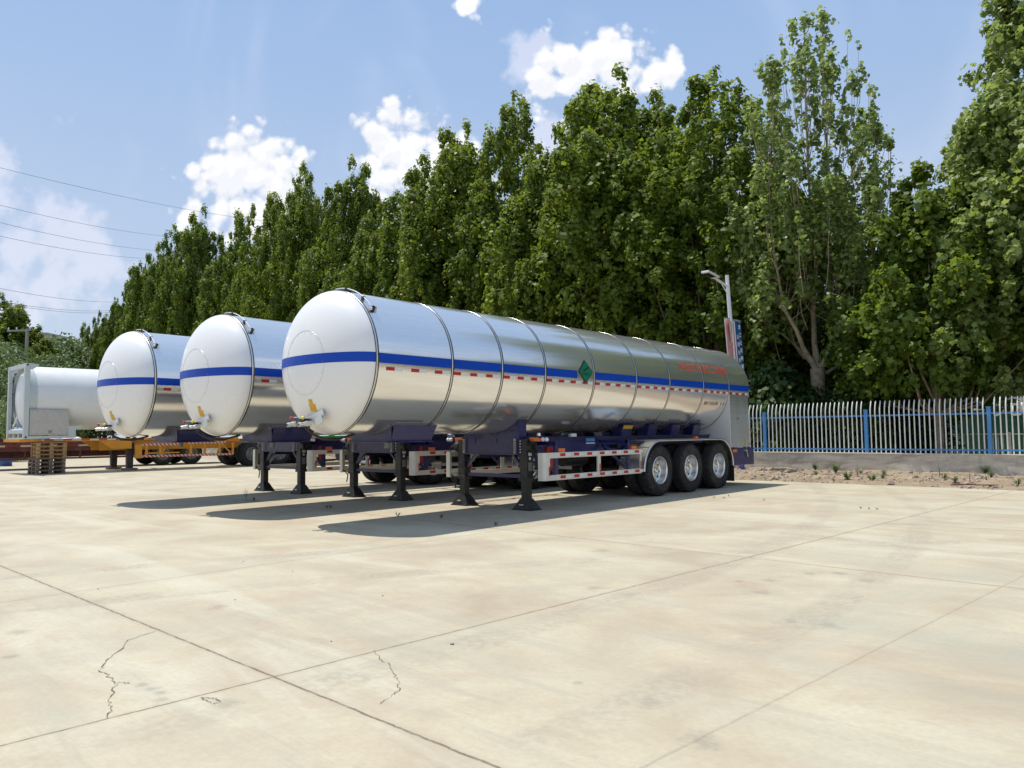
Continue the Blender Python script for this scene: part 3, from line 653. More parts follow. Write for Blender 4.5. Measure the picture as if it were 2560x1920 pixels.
    # tank saddles over the rear frame
    for i, x in enumerate((3.30, 4.32, 5.34, 6.36)):
        for sd in (1, -1):
            b = MB(True); P_ = [(.36, 1.269), (.60, 1.269), (.66, 1.50), (.58, 1.505)]
            P_ += [(y, TZ-math.sqrt(TR**2-y**2)-.004) for y in (.52, .44, .36)]
            b.prism([(sd*y, z) for y, z in P_], 'x', x, x+.36); b.prism([(sd*.56, 1.507), (sd*.72, 1.507), (sd*.72, 1.517), (sd*.56, 1.517)], 'x', x-.06, x+.42)
            o = b.build('saddle', 'blue', T)
            if i == 0 and sd == 1:
                q = MB(True); q.add([(x-.01, .615, 1.36), (x+.35, .615, 1.36), (x+.37, .668, 1.49), (x+.01, .668, 1.49)], [(0, 1, 2, 3)]); q.build('warning_label', 'ylabel', o, recalc=False)
    # front coupling apron
    b = MB(True); hw = .5
    for x0, x1 in ((-2.83, -2.815), (-2.02, -2.005)):
        P_ = [(-hw, 1.24), (hw, 1.24), (hw, 1.50)]+[(y, TZ-math.sqrt(TR**2-y**2)-.003) for y in np.linspace(hw-.02, -hw+.02, 17)]+[(-hw, 1.50)]
        b.prism(P_, 'x', x0, x1)
    for sd in (1, -1):
        b.add([(-2.83, sd*hw, 1.24), (-2.02, sd*hw, 1.24), (-1.90, sd*(hw+.04), 1.52), (-2.80, sd*(hw+.04), 1.52), (-2.83, sd*(hw-.01), 1.24), (-2.02, sd*(hw-.01), 1.24), (-1.90, sd*(hw+.03), 1.52), (-2.80, sd*(hw+.03), 1.52)], [(0, 1, 2, 3), (4, 5, 6, 7), (0, 1, 5, 4), (1, 2, 6, 5), (3, 2, 6, 7), (0, 3, 7, 4)])
    b.box(-2.95, -2.0, -hw-.06, hw+.06, 1.222, 1.237)
    b.box(-2.82, -1.86, hw-.02, hw+.10, 1.523, 1.533, 1); b.box(-2.82, -1.86, -hw-.10, -hw+.02, 1.523, 1.533, 1)
    ap = b.build('coupling_apron', ['blue', 'grey'], T)
    b = MB(True); b.cyl((-2.5, 0, 1.222), (-2.5, 0, 1.13), .045, 16); b.build('kingpin', 'grey', ap)
    # landing gear cradle and legs
    b = MB(True); P_ = [(-.69, .98), (.69, .98), (.69, 1.59)]+[(y, TZ-math.sqrt(TR**2-y**2)-.004) for y in np.linspace(.66, -.66, 25)]+[(-.69, 1.59)]
    b.prism(P_, 'x', -.09, .11); b.box(-.11, .13, .60, .76, 1.598, 1.606, 1); b.box(-.11, .13, -.76, -.60, 1.598, 1.606, 1)
    b.box(-.13, -.092, -.69, .69, .965, .985); b.box(-.10, -.091, -.40, -.385, 1.17, 1.26); b.box(-.10, -.091, .14, .155, 1.17, 1.26)
    cr = b.build('landing_cradle', ['blue', 'grey'], T)
    for y in (-.655, .62):
        b = MB(True); b.box(-.14, -.131, y-.018, y+.018, .99, 1.25); b.box(-.144, -.14, y-.005, y+.005, 1.02, 1.22, 1); b.build('reflector_plate', ['cream', 'blktext'], cr)
    for sd in (1, -1):
        y = sd*.775; b = MB(True); b.box(-.085, .085, y-.085, y+.085, .52, 1.24); b.box(-.068, .068, y-.068, y+.068, .12, .52)
        b.box(-.10, .10, y-.10, y+.10, .50, .56)
        if sd == 1:
            for k in range(5): b.box(-.095, -.085, y-.075, y-.05, 1.0+k*.05, 1.02+k*.05, 1)
        leg = b.build('landing_leg', ['black', 'alu'], T, bev=.008)
        b = MB(True); w0, w1 = .085, .215; V = [(sx*w0*.9, y+sy*w0, .20) for sx, sy in ((-1, -1), (1, -1), (1, 1), (-1, 1))]+[(sx*.15, y+sy*w1*.93, .022) for sx, sy in ((-1, -1), (1, -1), (1, 1), (-1, 1))]
        b.add(V, [(3, 2, 1, 0), (4, 5, 6, 7), (0, 1, 5, 4), (1, 2, 6, 5), (2, 3, 7, 6), (3, 0, 4, 7)]); b.box(-.16, .16, y-w1, y+w1, 0.001, .022); b.box(-.155, -.128, y-.045, y+.045, .085, .105, 1); b.build('foot', ['black', 'alu'], leg, bev=.004)
        b = MB(True); gy = y+sd*.085; b.cyl((0, gy, 1.10), (0, gy+sd*.10, 1.10), .10, 20); b.cyl((0, gy+sd*.10, 1.10), (0, gy+sd*.17, 1.10), .045, 12); b.box(.085, .22, y-.07, y+.07, .98, 1.24); b.build('gearbox', 'black', leg, bev=.006)
        b = MB(True); k = gy+sd*.17
        if sd == -1: b.tube([(0, k+.1, 1.10), (0, k-.09, 1.10), (-.01, k-.11, 1.07), (-.03, k-.19, .66), (-.03, k-.17, .62), (0, k+.0, .50), (0, k+.04, .46), (0, k+.0, .31)], .013, 8)
        else: b.tube([(.16, y+.07, 1.12), (.16, y+.22, 1.08), (.17, y+.27, .80), (.18, y+.28, .70), (.18, y+.24, .60), (.17, y+.10, .55)], .012, 8)
        b.build('crank', 'black', leg)
        if sd == 1:
            b = MB(True); b.box(.086, .09, y-.04, y+.05, .95, 1.05); b.cyl((.086, y+.01, .91), (.091, y+.01, .91), .025, 12); b.box(.086, .09, y-.045, y+.05, .68, .85, 1)
            b2 = MB(True); b2.box(-.04, .05, y+.085, y+.088, .95, 1.05); b2.cyl((0, y+.085, .90), (0, y+.089, .90), .028, 12); b2.box(-.045, .05, y+.085, y+.088, .68, .83, 1); b2.build('data_plate', ['whttext', 'grey'], leg)
    b = MB(True); b.box(-.03, .03, -.69, .69, .555, .615); b.build('leg_brace', 'blue', T)
    for sd in (1, -1): b = MB(True); b.beam((0, sd*.69, .74), (0, sd*.45, .98), .04, .05, 0, (1, 0, 0)); b.build('diagonal_brace', 'blue', T)
    # side guards
    for sd in (1, -1):
        y = sd*1.24; yi = sd*1.215; y0, y1 = min(y, yi), max(y, yi); g_ = MB(True); x0, x1 = -.02, 3.05
        g_.box(x0+.11, x1, y0, y1, .905, 1.002); g_.box(x0+.11, x1, y0, y1, .518, .613)
        g_.box(x0+.02, x0+.11, y0, y1, .518, 1.002)
        # rounded front return
        A = [(x0+.02-.07*math.sin(a), sd*(1.17+.07*math.cos(a))) for a in np.linspace(0, math.pi/2, 7)]; B = [(x0+.02-.045*math.sin(a), sd*(1.17+.045*math.cos(a))) for a in np.linspace(math.pi/2, 0, 7)]
        g_.prism(A+B, 'z', .518, 1.002); g_.box(x0-.05, x0-.025, min(sd*1.17, sd*1.10), max(sd*1.17, sd*1.10), .518, 1.002)
        g_.box(1.52, 1.62, y0, y1, .613, .905); g_.box(x1-.045, x1, y0, y1, .613, .905)
        gd = g_.build('side_guard', 'rail', T)
        yr0, yr1 = (y, y+.004) if sd > 0 else (y-.004, y)
        xr = [.38+.405*k for k in range(7)]
        for x in xr:
            for za in (.935, .545): q = MB(True); q.box(x, x+.15, yr0, yr1, za, za+.05); q.box(x+.151, x+.30, yr0, yr1, za, za+.05, 1); q.build('reflector_strip', ['red', 'wtape'], gd)
        for x in (x0+.075, 1.575, x1-.04): q = MB(True); q.box(x, x+.032, yr0, yr1, .60, .76); q.build('reflector_strip', 'red', gd)
        for x in (.28, 2.60): b = MB(True); b.box(x, x+.08, min(sd*1.21, sd*1.15), max(sd*1.21, sd*1.15), .54, 1.19); b.box(x, x+.08, min(sd*1.21, sd*.5), max(sd*1.21, sd*.5), 1.13, 1.20); b.beam((x+.04, sd*1.15, .62), (x+.04, sd*.55, 1.1), .04, .05, 0, (1, 0, 0)); b.build('guard_bracket', 'blue', gd)
        for x in (.35, 2.70): b = MB(True); b.box(x, x+.17, sd*1.19 if sd > 0 else -1.245, 1.245 if sd > 0 else -1.19, 1.012, 1.072); b.build('side_marker', 'amber', gd, bev=.006)
    # front marker arm
    for sd in (1, -1):
        b = MB(True); b.box(.04, .07, min(sd*.7, sd*1.22), max(sd*.7, sd*1.22), 1.255, 1.285); arm = b.build('marker_arm', 'blue', T)
        b = MB(True); b.box(.01, .10, min(sd*.84, sd*1.04), max(sd*.84, sd*1.04), 1.20, 1.27); b.build('side_marker', 'amber', arm, bev=.006)
        b = MB(True); b.lathe([(0, .002), (.02, .035), (.05, .035)], (-.02, sd*1.15, 1.235), 'x', 14); b.lathe([(0, .002), (.02, .035), (.05, .035)], (-.02, sd*1.23, 1.235), 'x', 14); b.build('round_lamp', 'lampwhite', arm)
    # fenders
    for sd in (1, -1):
        rf = .66; b = MB(True); P_ = []
        xa, xb, zt = 3.813, 6.501, 1.185
        P_ += [(xa-rf*math.cos(a), .54+(zt-.54)*math.sin(a)) for a in np.linspace(.03, math.pi/2, 12)]
        P_ += [(xb+rf*1.05*math.sin(a), .54+(zt-.54)*math.cos(a)) for a in np.linspace(0, math.pi/2, 12)]
        inn = [(x+(.012 if x < xa else -.012 if x > xb else 0), z-.014) for x, z in P_][::-1]
        V = []; n = len(P_); ya, yb = sd*.62, sd*1.235
        for y in (ya, yb): V += [(x, y, z) for x, z in P_]
        for y in (ya, yb): V += [(x, y, z) for x, z in inn[::-1]]
        F = [(i, i+1, n+i+1, n+i) for i in range(n-1)]+[(2*n+i, 3*n+i, 3*n+i+1, 2*n+i+1) for i in range(n-1)]
        b.add(V, F, 0, True)
        b.tube([(x, sd*1.235, z-.02) for x, z in P_], .024, 8)
        for k in (3, 6, 9): b.tube([(P_[k][0], sd*.64, P_[k][1]+.004), (P_[k][0], sd*1.22, P_[k][1]+.004)], .012, 6)
        b.build('mudguard', 'alu', T)
        b = MB(True); b.box(7.30, 7.315, min(sd*.68, sd*1.2), max(sd*.68, sd*1.2), .13, .62); b.build('mud_flap', 'rubber', T)
        b = MB(True); b.box(5.3, 5.42, min(sd*1.2, sd*1.26), max(sd*1.2, sd*1.26), 1.19, 1.235); b.build('side_marker', 'amber', T)
    # axles, suspension, wheels
    for i, x in enumerate((3.813, 5.157, 6.501)):
        b = MB(True); b.cyl((x, -.9, .54), (x, .9, .54), .075, 12)
        for sd in (1, -1): b.box(x-.45, x+.45, sd*.46-.045, sd*.46+.045, .66, .72); b.box(x-.1, x+.1, sd*.46-.07, sd*.46+.07, .58, .90); b.cyl((x+.2, sd*.2, .62), (x+.42, sd*.2, .62), .10, 12)
        b.build('axle', 'black', T)
        for sd in (1, -1):
            wheel(None, T, x, .54, sd, 1.238); wheel(None, T, x, .54, sd, .90, outer=False)
    # tanks, extinguisher
    b = MB(True); b.cyl((1.9, -.35, .82), (2.7, -.35, .82), .15, 20); b.cyl((1.9, .1, .82), (2.6, .1, .82), .15, 20); b.build('air_tank', 'black', T)
    b = MB(True); b.cyl((.42, .95, .72), (.42, .95, 1.10), .075, 16); b.cyl((.42, .95, 1.10), (.42, .95, 1.16), .03, 10, 1); b.build('fire_extinguisher', ['redp', 'black'], T)
    b = MB(True); b.box(2.15, 2.45, .5145, .519, 1.17, 1.24, 0); b.box(2.15, 2.45, .5145, .519, 1.125, 1.145, 1); b.build('info_label', ['skyblue', 'whttext'], T)
    b = MB(True); b.box(1.6, 1.78, .50, .56, 1.27, 1.33); b.build('valve_cover', 'lampwhite', T)
    # loose pipe fittings in the gaps
    b = MB(True); b.tube([(.15, .3, 1.05), (1.0, .3, .98), (2.2, .25, .95), (3.4, .3, .9), (6.5, .3, .88)], .02, 6); b.tube([(.2, -.3, 1.02), (1.4, -.28, .95), (3.0, -.3, .9)], .016, 6); b.build('air_line', 'black', T)
    b = MB(True); b.box(3.02, 3.10, .52, .70, 1.02, 1.10); b.cyl((3.06, .6, 1.13), (3.55, .95, 1.13), .022, 8); b.cyl((3.40, .85, 1.13), (3.58, .98, 1.13), .034, 10); b.build('height_valve', 'black', T)
    return T
TD = [(-.3407, 14.0966, .8458), (-2.8882, 16.3089, .8620), (-5.5096, 18.3726, .8662)]
proto = make_trailer()
LB = ['nearest polished steel tanker trailer with blue stripe, its whole side and wheels in view',
      'middle polished steel tanker trailer, partly hidden behind the nearest one',
      'farthest of the three steel tanker trailers, its white domed end beside the pale tank container']
for i, (x, y, a) in enumerate(TD):
    o = proto if i == 0 else copy_tree(proto)
    o.location = (x, y, 0); o.rotation_euler = (0, 0, a); tag(o, LB[i], 'trailer', 'steel tanker trailers parked side by side')
#@@PART2@@
# ------------------------------------------------------------------ tank container on its yellow skeletal trailer
P4 = (-16.053, 31.475, .80)
C4 = empty('tank_container', (P4[0], P4[1], 0), P4[2])
tag(C4, 'pale grey tank container with square end frame, propped on the orange yellow trailer', 'tank container')
zb, zt_ = 1.302, 4.09
for nm, x in (('end_frame', -3.8), ('end_frame', 8.22)):
    b = MB(True)
    for sd in (1, -1): b.box(x, x+.17, sd*1.22-(.17 if sd > 0 else 0), sd*1.22+(0 if sd > 0 else .17), zb, zt_)
    b.box(x+.02, x+.15, -1.05, 1.05, zt_-.16, zt_); b.box(x+.02, x+.15, -1.05, 1.05, zb+.20, zb+.34); b.box(x+.02, x+.15, -1.05, 1.05, zb, zb+.05)
    for y in (-.35, .35): b.box(x+.03, x+.14, y-.06, y+.06, zb+.05, zb+.20)
    fr = b.build(nm, 'greyblue', C4, bev=.01)
    for sd in (1, -1):
        for z in (zb, zt_-.13):
            q = MB(True); q.cyl((x+.08, sd*1.205, z+.07), (x+.08, sd*1.224, z+.07), .038, 10); q.build('corner_socket', 'black', fr)
for sd in (1, -1):
    b = MB(True); y0, y1 = (1.16, 1.22) if sd > 0 else (-1.22, -1.16)
    b.prism([(-3.63, zt_), (-3.36, zt_-.02), (-3.36, zt_-.07), (-3.56, zt_-.22), (-3.63, zt_-.22)], 'y', y0, y1); b.build('gusset', 'greyblue', C4)
    b = MB(True); b.prism([(-3.63, zb), (-2.07, zb+.03), (-2.07, zb+.36), (-1.87, zb+.38), (-1.87, zb+.48), (-2.32, zb+.48), (-2.32, zb+.12), (-3.63, zb+.10)], 'y', y0, y1); b.build('foot_bracket', 'greyblue', C4)
b = MB(True); rr = 1.205; cz4 = 2.86
b.lathe([(-3.35, rr), (8.0, rr)], (0, 0, cz4), 'x', 96)
b.lathe([(-3.35-.38*math.sin(k), max(rr*math.cos(k), .001)) for k in np.linspace(0, math.pi/2, 16)], (0, 0, cz4), 'x', 96)
b.lathe([(8.0+.2*math.sin(k), max(rr*math.cos(k), .001)) for k in np.linspace(0, math.pi/2, 10)], (0, 0, cz4), 'x', 64); b.build('tank_shell', 'tankw', C4)
b = MB(True)   # collar plates tying the shell to the end frame
V = []; n = 40
for x in (-3.62, -3.35):
    for i in range(n): a = 2*math.pi*i/n; k = 1.02 if x < -3.5 else 1.0; V.append((x, rr*k*math.cos(a), cz4+rr*k*math.sin(a)))
b.add(V, [(i, (i+1) % n, n+(i+1) % n, n+i) for i in range(n)], 0, True); b.build('collar', 'greyblue', C4)
b = MB(True); b.box(-3.61, -2.30, .75, 1.215, 1.44, 2.39); bx = b.build('valve_box', 'box', C4, bev=.01)
b = MB(True); b.box(-3.545, -2.37, 1.216, 1.228, 1.50, 2.325); b.build('door', 'box', bx, bev=.005)
b = MB(True); b.box(-2.99, -2.88, 1.229, 1.245, 1.52, 1.62); b.build('handle', 'grey', bx)
b = MB(True); b.cyl((-3.70, -.95, 1.66), (-3.70, .85, 1.66), .03, 8); b.cyl((-3.68, -.7, 1.52), (-3.68, .7, 1.52), .03, 8); b.cyl((-3.66, -.4, 1.50), (-3.66, -.4, 1.76), .06, 10); b.cyl((-3.66, .2, 1.5), (-3.66, .2, 1.74), .05, 10)
b.beam((-3.7, -.95, 1.6), (-3.64, -.35, 2.15), .05, .05); b.build('valve_pipes', 'lampwhite', C4)
b = MB(True); b.cyl((-3.72, -.78, 1.7), (-3.72, -.78, 3.7), .014, 6); b.box(-3.74, -3.70, -.82, -.72, 3.46, 3.56); b.box(-3.74, -3.70, -.83, -.75, 3.0, 3.05); b.box(-3.74, -3.70, -.83, -.75, 1.9, 1.95); b.build('level_gauge', 'black', C4)

Y4 = empty('skeletal_trailer', (P4[0], P4[1], 0), P4[2])
tag(Y4, 'orange yellow skeletal trailer with red and white striped side guard carrying the tank container', 'trailer')
for sd in (1, -1):
    b = MB(True); y0, y1 = (1.10, 1.16) if sd > 0 else (-1.16, -1.10)
    b.box(-3.9, -1.2, y0, y1, 1.20, 1.298); b.prism([(-1.2, 1.298), (-1.2, 1.20), (-.7, .88), (0, .88), (0, 1.298)], 'y', y0-.05*sd, y1-.05*sd)
    b.build('deck_beam', 'yellow', Y4)
    b = MB(True); yt = (1.161, 1.166) if sd > 0 else (-1.166, -1.161); b.box(-3.2, -.3, yt[0], yt[1], 1.235, 1.29); b.build('reflective_tape', 'tape', Y4)
    b = MB(True); b.box(-1.0, 8.4, sd*.5-.02, sd*.5+.02, .82, 1.20); b.box(-1.0, 8.4, sd*.5-.09, sd*.5+.09, 1.20, 1.22); b.build('main_beam', 'yellow', Y4)
for x in (-3.88, 8.15, 1.3, 4.2): b = MB(True); b.box(x, x+.22, -1.19, 1.19, 1.19, 1.296); b.build('bolster', 'yellow', Y4, bev=.01)
b = MB(True); b.box(.10, .36, 1.14, 1.22, .485, 1.03); gd = b.build('side_guard', 'yellow', Y4)
for x in (.50, 1.05, 2.3, 2.9, 3.55, 4.15): b = MB(True); b.box(x, x+.09, 1.15, 1.20, .56, 1.06); b.build('guard_post', 'yellow', gd)
for p0, p1 in (((1.15, 1.17, .60), (1.3, 1.17, 1.0)), ((3.65, 1.17, 1.05), (4.1, 1.17, .62)), ((.5, 1.12, .68), (1.9, 1.12, .68))): b = MB(True); b.beam(p0, p1, .05, .05); b.build('guard_brace', 'yellow', gd)
for x0, x1, z in ((.37, 1.98, .985), (2.15, 3.85, 1.035), (.37, 4.2, .515)):
    b = MB(True); b.box(x0, x1, 1.165, 1.215, z, z+.085); b.build('striped_rail', 'hazard', gd)
b = MB(True); b.box(3.9, 4.5, 1.1, 1.2, 1.12, 1.20); b.box(3.9, 4.4, 1.201, 1.206, 1.13, 1.19, 1); b.build('rear_step', ['yellow', 'amber'], Y4)
for sd in (1, -1):
    b = MB(True); y = sd*.9; b.prism([(-.14, 1.12), (.14, 1.12), (.11, .10), (-.11, .10)], 'y', y-.10, y+.10); lg = b.build('landing_leg', 'black', Y4, bev=.01)
    b = MB(True); b.box(-.24, .26, y-.20, y+.20, .001, .10); b.build('timber_block', 'woodd', lg)
for x in (5.1, 6.45, 7.8):
    b = MB(True); b.cyl((x, -.9, .54), (x, .9, .54), .075, 12); b.box(x-.4, x+.4, .42, .5, .66, .8); b.build('axle', 'black', Y4)
    for sd in (1, -1): wheel(None, Y4, x, .54, sd, 1.22, outer=True, rimmat='grey'); wheel(None, Y4, x, .54, sd, .88, outer=False, rimmat='grey')

# maroon low trailer beyond
M4 = empty('low_trailer', (P4[0], P4[1], 0), P4[2]); tag(M4, 'long dusty maroon low side trailer behind the pallet stack and orange trailer', 'trailer')
yo = -3.6
b = MB(True)
b.prism([(-9.6, 1.20), (-9.6, .96), (-7.5, .92), (-7.0, .75), (-6.6, .45), (-6.35, .27), (-5.4, .25), (-5.0, .60), (-4.6, .86), (6.5, .90), (6.5, 1.20)], 'y', yo-.06, yo)
b.box(-9.6, 6.5, yo-2.4, yo-.06, 1.1, 1.185); b.box(-4.6, 4, yo-.8, yo-.72, .50, 1.1); b.box(-9.6, 6.5, yo-2.42, yo-2.36, .95, 1.3); b.build('deck', 'maroon', M4)
b = MB(True); b.box(-9.5, 6.4, yo+.001, yo+.008, .97, 1.04); b.build('reflective_tape', 'mtape', M4)
for z, h in ((.78, .09), (.42, .08)): b = MB(True); b.box(-4.7, 2.5, yo-.02, yo+.03, z, z+h); b.box(-4.7, -3.9, yo+.031, yo+.035, z, z+h, 1); b.box(1.9, 2.5, yo+.031, yo+.035, z, z+h, 1); b.build('side_rail', ['maroon', 'cream'], M4)
for x in (-4.7, -2.6, -.5, 2.4): b = MB(True); b.box(x, x+.06, yo-.07, yo-.02, .42, 1.0); b.build('rail_post', 'maroon', M4)
for sd in (0, 1): b = MB(True); b.box(-7.0, -6.78, yo-.3-1.7*sd, yo-.1-1.7*sd, .04, 1.0); b.box(-7.1, -6.68, yo-.4-1.7*sd, yo-.0-1.7*sd, .001, .04); b.build('landing_leg', 'black', M4)
for x in (3.1, 4.45): wheel(None, M4, x, .54, 1, yo-.02, outer=True, rimmat='grey'); wheel(None, M4, x, .54, -1, -yo+2.3, outer=True, rimmat='grey')
# pale sacks lying on the deck edge
random.seed(21)
def sack(x, y, z, rz):
    b = MB(); b.lathe([(-.26, .01), (-.22, .10), (-.1, .14), (.08, .15), (.2, .11), (.27, .01)], (0, 0, .085), 'x', 14); b.v = [(a*1.15, c_*1.25, d*.75+.01*math.sin(a*30)) for a, c_, d in b.v]
    return b
ca, sa = math.cos(P4[2]), math.sin(P4[2])
def w4(x, y): return (P4[0]+x*ca+y*sa, P4[1]+x*sa-y*ca)
s0 = sack(0, 0, 0, 0).build('sack', 'lampwhite')
for i, (x, yy_) in enumerate(((-1.25, -4.1), (-.85, -4.05), (-.5, -4.2))):
    o = s0 if i == 0 else s0.copy()
    if i: COL.objects.link(o)
    o.location = (*w4(x, yy_), 1.195); o.rotation_euler = (0, 0, P4[2]+.3*i)
    tag(o, ['leftmost white sack of the three on the maroon trailer deck', 'middle white sack of the three on the maroon trailer deck', 'rightmost white sack of the three on the maroon trailer deck'][i], 'sack', 'white sacks on the maroon trailer')

# pallets under the nose of the yellow trailer
def pallet(mt):
    root = empty('pallet', (0, 0, 0))
    for i in range(7):
        b = MB(); y = -.40+.80*i/6; b.box(-.5, .5, y-.048, y+.048, .118, .138); 
        d_ = b.build('deck_board', mt, root)
    for i in range(3):
        b = MB(); y = (-.38, 0, .38)[i]; b.box(-.5, .5, y-.048, y+.048, 0, .02); b.build('base_board', mt, root)
        for x in (-.43, 0, .43): b = MB(); b.box(x-.065, x+.065, y-.05, y+.05, .021, .098); b.build('block', mt, root)
    for x in (-.43, 0, .43): b = MB(); b.box(x-.05, x+.05, -.448, .448, .0985, .1175); b.build('stringer', mt, root)
    return root
pA, pB = pallet('wood'), pallet('woodd')
nP = 8; z = .0
for i in range(nP):
    src = pB if i < 4 else pA
    o = src if i in (0, 4) else copy_tree(src)
    x, y = w4(-2.88 if i > 3 else -2.95, .92+(0.0 if i > 3 else .06)); jit = random.uniform(-.02, .02)
    o.location = (x+jit, y-jit, z); o.rotation_euler = (0, 0, P4[2]+random.uniform(-.03, .03)+(.05 if i < 4 else -.02))
    z += .1385+.0085
    nm = ['bottom', 'second', 'third', 'fourth', 'fifth', 'sixth', 'seventh', 'topmost'][i]
    tag(o, '%s wooden pallet, %s %s the stack under the trailer nose' % ('grey weathered' if i < 4 else 'light yellow brown', nm, 'of' if i in (0, 7) else 'from the ground in'), 'pallet', 'pallets stacked under the trailer nose')
for i in range(1):
    pass
b = MB(); b.lathe([(0, .001), (0, .28), (.02, .29), (.28, .285), (.30, .295), (.32, .285), (.58, .285), (.60, .295), (.62, .285), (.87, .285), (.89, .29), (.89, .27), (.88, .001)], (0, 0, 0), 'z', 28)
o = b.build('barrel', 'bluebar'); p = at(14, 1130, 37); o.location = (p[0], p[1], -.05); tag(o, 'blue steel barrel standing at the left edge behind the maroon trailer', 'barrel')

# green lorry glimpsed under the tanks
gp = at(850, 1083, 40); GT = empty('green_lorry', (gp[0], gp[1], 0), .86); tag(GT, 'green flatbed lorry glimpsed beneath the tanks behind the steel trailers', 'lorry')
b = MB(); b.box(-2.5, 4.5, -1.2, 1.2, .95, 1.30); b.build('flatbed', 'gtruck', GT, bev=.02)
b = MB(); b.prism([(-4.6, .6), (-2.7, .6), (-2.7, 2.6), (-4.1, 2.6), (-4.6, 1.7)], 'y', -1.15, 1.15); cb_ = b.build('cab', 'gtruck', GT, bev=.04)
b = MB(); b.prism([(-4.55, 1.78), (-4.13, 2.5), (-4.11, 2.49), (-4.53, 1.77)], 'y', -1.05, 1.05); b.build('windscreen', 'glass', cb_)
for x in (-3.7, 2.0, 3.4):
    for sd in (1, -1): wheel(None, GT, x, .5, sd, 1.18, outer=True, rimmat='grey')

# ------------------------------------------------------------------ street lamp with banners
lp = (7.465, 25.083)
L = empty('street_lamp', (lp[0], lp[1]-.0, 0)); tag(L, 'white street lamp post with angled arm, carrying a red and a blue banner', 'street lamp')
top = at(1817.4, 688, 25.08); tz = top[2]; dx = top[0]-lp[0]
b = MB(); b.tube([(0, 0, .35), (dx, 0, tz)], [.085, .062], 14); b.build('post', 'lampwhite', L)
b = MB(); b.tube([(0, 0, .0), (0, 0, .40)], [.11, .09], 12); b.box(-.22, .22, -.22, .22, -.02, .03)
for a in range(4): ca_, sa_ = math.cos(a*math.pi/2+.4), math.sin(a*math.pi/2+.4); b.beam((ca_*.09, sa_*.09, .14), (ca_*.17, sa_*.17, .05), .015, .1)
b.build('base', 'purple', L)
def lw(u, v, dy=0): p = at(u, v, 25.083+dy); return np.array([p[0]-lp[0], p[1]-lp[1], p[2]])
b = MB(); b.tube([lw(1818, 716), lw(1785, 694, -.5)], .042, 10); b.tube([lw(1820, 737), lw(1801, 704, -.2)], .018, 8); arm = b.build('arm', 'lampwhite', L)
b = MB(); h0, h1 = lw(1790, 694, -.45), lw(1762, 679, -1.0); b.beam(h0, h1, .27, .07, 0); b.build('lamp_head', 'lampwhite', arm, bev=.015)
b = MB(); d_ = h1-h0; b.beam(h0+d_*.25-[0, 0, .04], h0+d_*.9-[0, 0, .04], .2, .012, 0); b.build('lamp_lens', 'glass', arm)
# banner bar and two banners
b = MB(); b.beam(lw(1811, 796, -.1), lw(1850.5, 804, .1), .05, .07); bar = b.build('banner_bar', 'grey', L, bev=.006)
def quad(name, us, v0, v1, m_, parent, lean, dy=0, th=.004, sag=0):
    (ua, ub) = us; b = MB(); V = []; n = 14
    for i in range(n+1):
        f_ = i/n; v_ = v0+(v1-v0)*f_
        for k in range(5):
            g_ = k/4; u_ = ua+(ub-ua)*g_+lean*f_; p = lw(u_, v_+(g_-.5)*6, dy+(g_-.5)*.2); p[1] += .02*math.sin(f_*7+g_*4); V.append(p)
    F = [(i*5+k, i*5+k+1, (i+1)*5+k+1, (i+1)*5+k) for i in range(n) for k in range(4)]
    b.add(V, F, 0, True); o = b.build(name, m_, parent, recalc=False); s_ = o.modifiers.new('s', 'SOLIDIFY'); s_.thickness = th; return o
br = quad('banner', (1813.5, 1833), 799, 1010, 'banred', L, 19, -.08); br['label'] = 'faded red banner'
q_ = quad('banner_strip', (1822, 1831), 800, 860, 'bantan', br, 5, -.095)
bb = quad('banner', (1836, 1851), 803, 1015, 'banblue', L, 19, .08); bb['label'] = 'blue banner'
b = MB(); b.tube([lw(1812, 797, -.10), lw(1831, 1010, -.10)], .022, 6); b.tube([lw(1834.5, 802, .0), lw(1853, 1012, .0)], .022, 6); b.build('banner_pole', 'lampwhite', L)
def vtext(name, chars, u0, v0, dv, lean, dyy, size, m_, parent):
    for i, ch in enumerate(chars):
        v_ = v0+dv*i; u_ = u0+lean*(v_-v0)/211
        def fn(tx, ty, u_=u_, v_=v_): p = lw(u_, v_, dyy); return Vector((p[0]+tx*.62, p[1]-.03+tx*.35, p[2]+ty-tx*.1))
        textmesh(name, ch, size, fn, m_, parent, bold=.003)
vtext('lettering', '员工公司荣誉与共', 1844.5, 822, 19.5, 18.5, .0, .16, 'whttext', bb)
vtext('lettering', '公司与员共同发展', 1841, 846, 19.5, 18.5, .0, .16, 'whttext', bb)
vtext('lettering', '安全生产质量', 1821, 862, 19.5, 18.5, -.16, .16, 'bantan', br)
vtext('lettering', '人人有责', 1829, 888, 19.5, 18.5, -.12, .15, 'bantan', br)

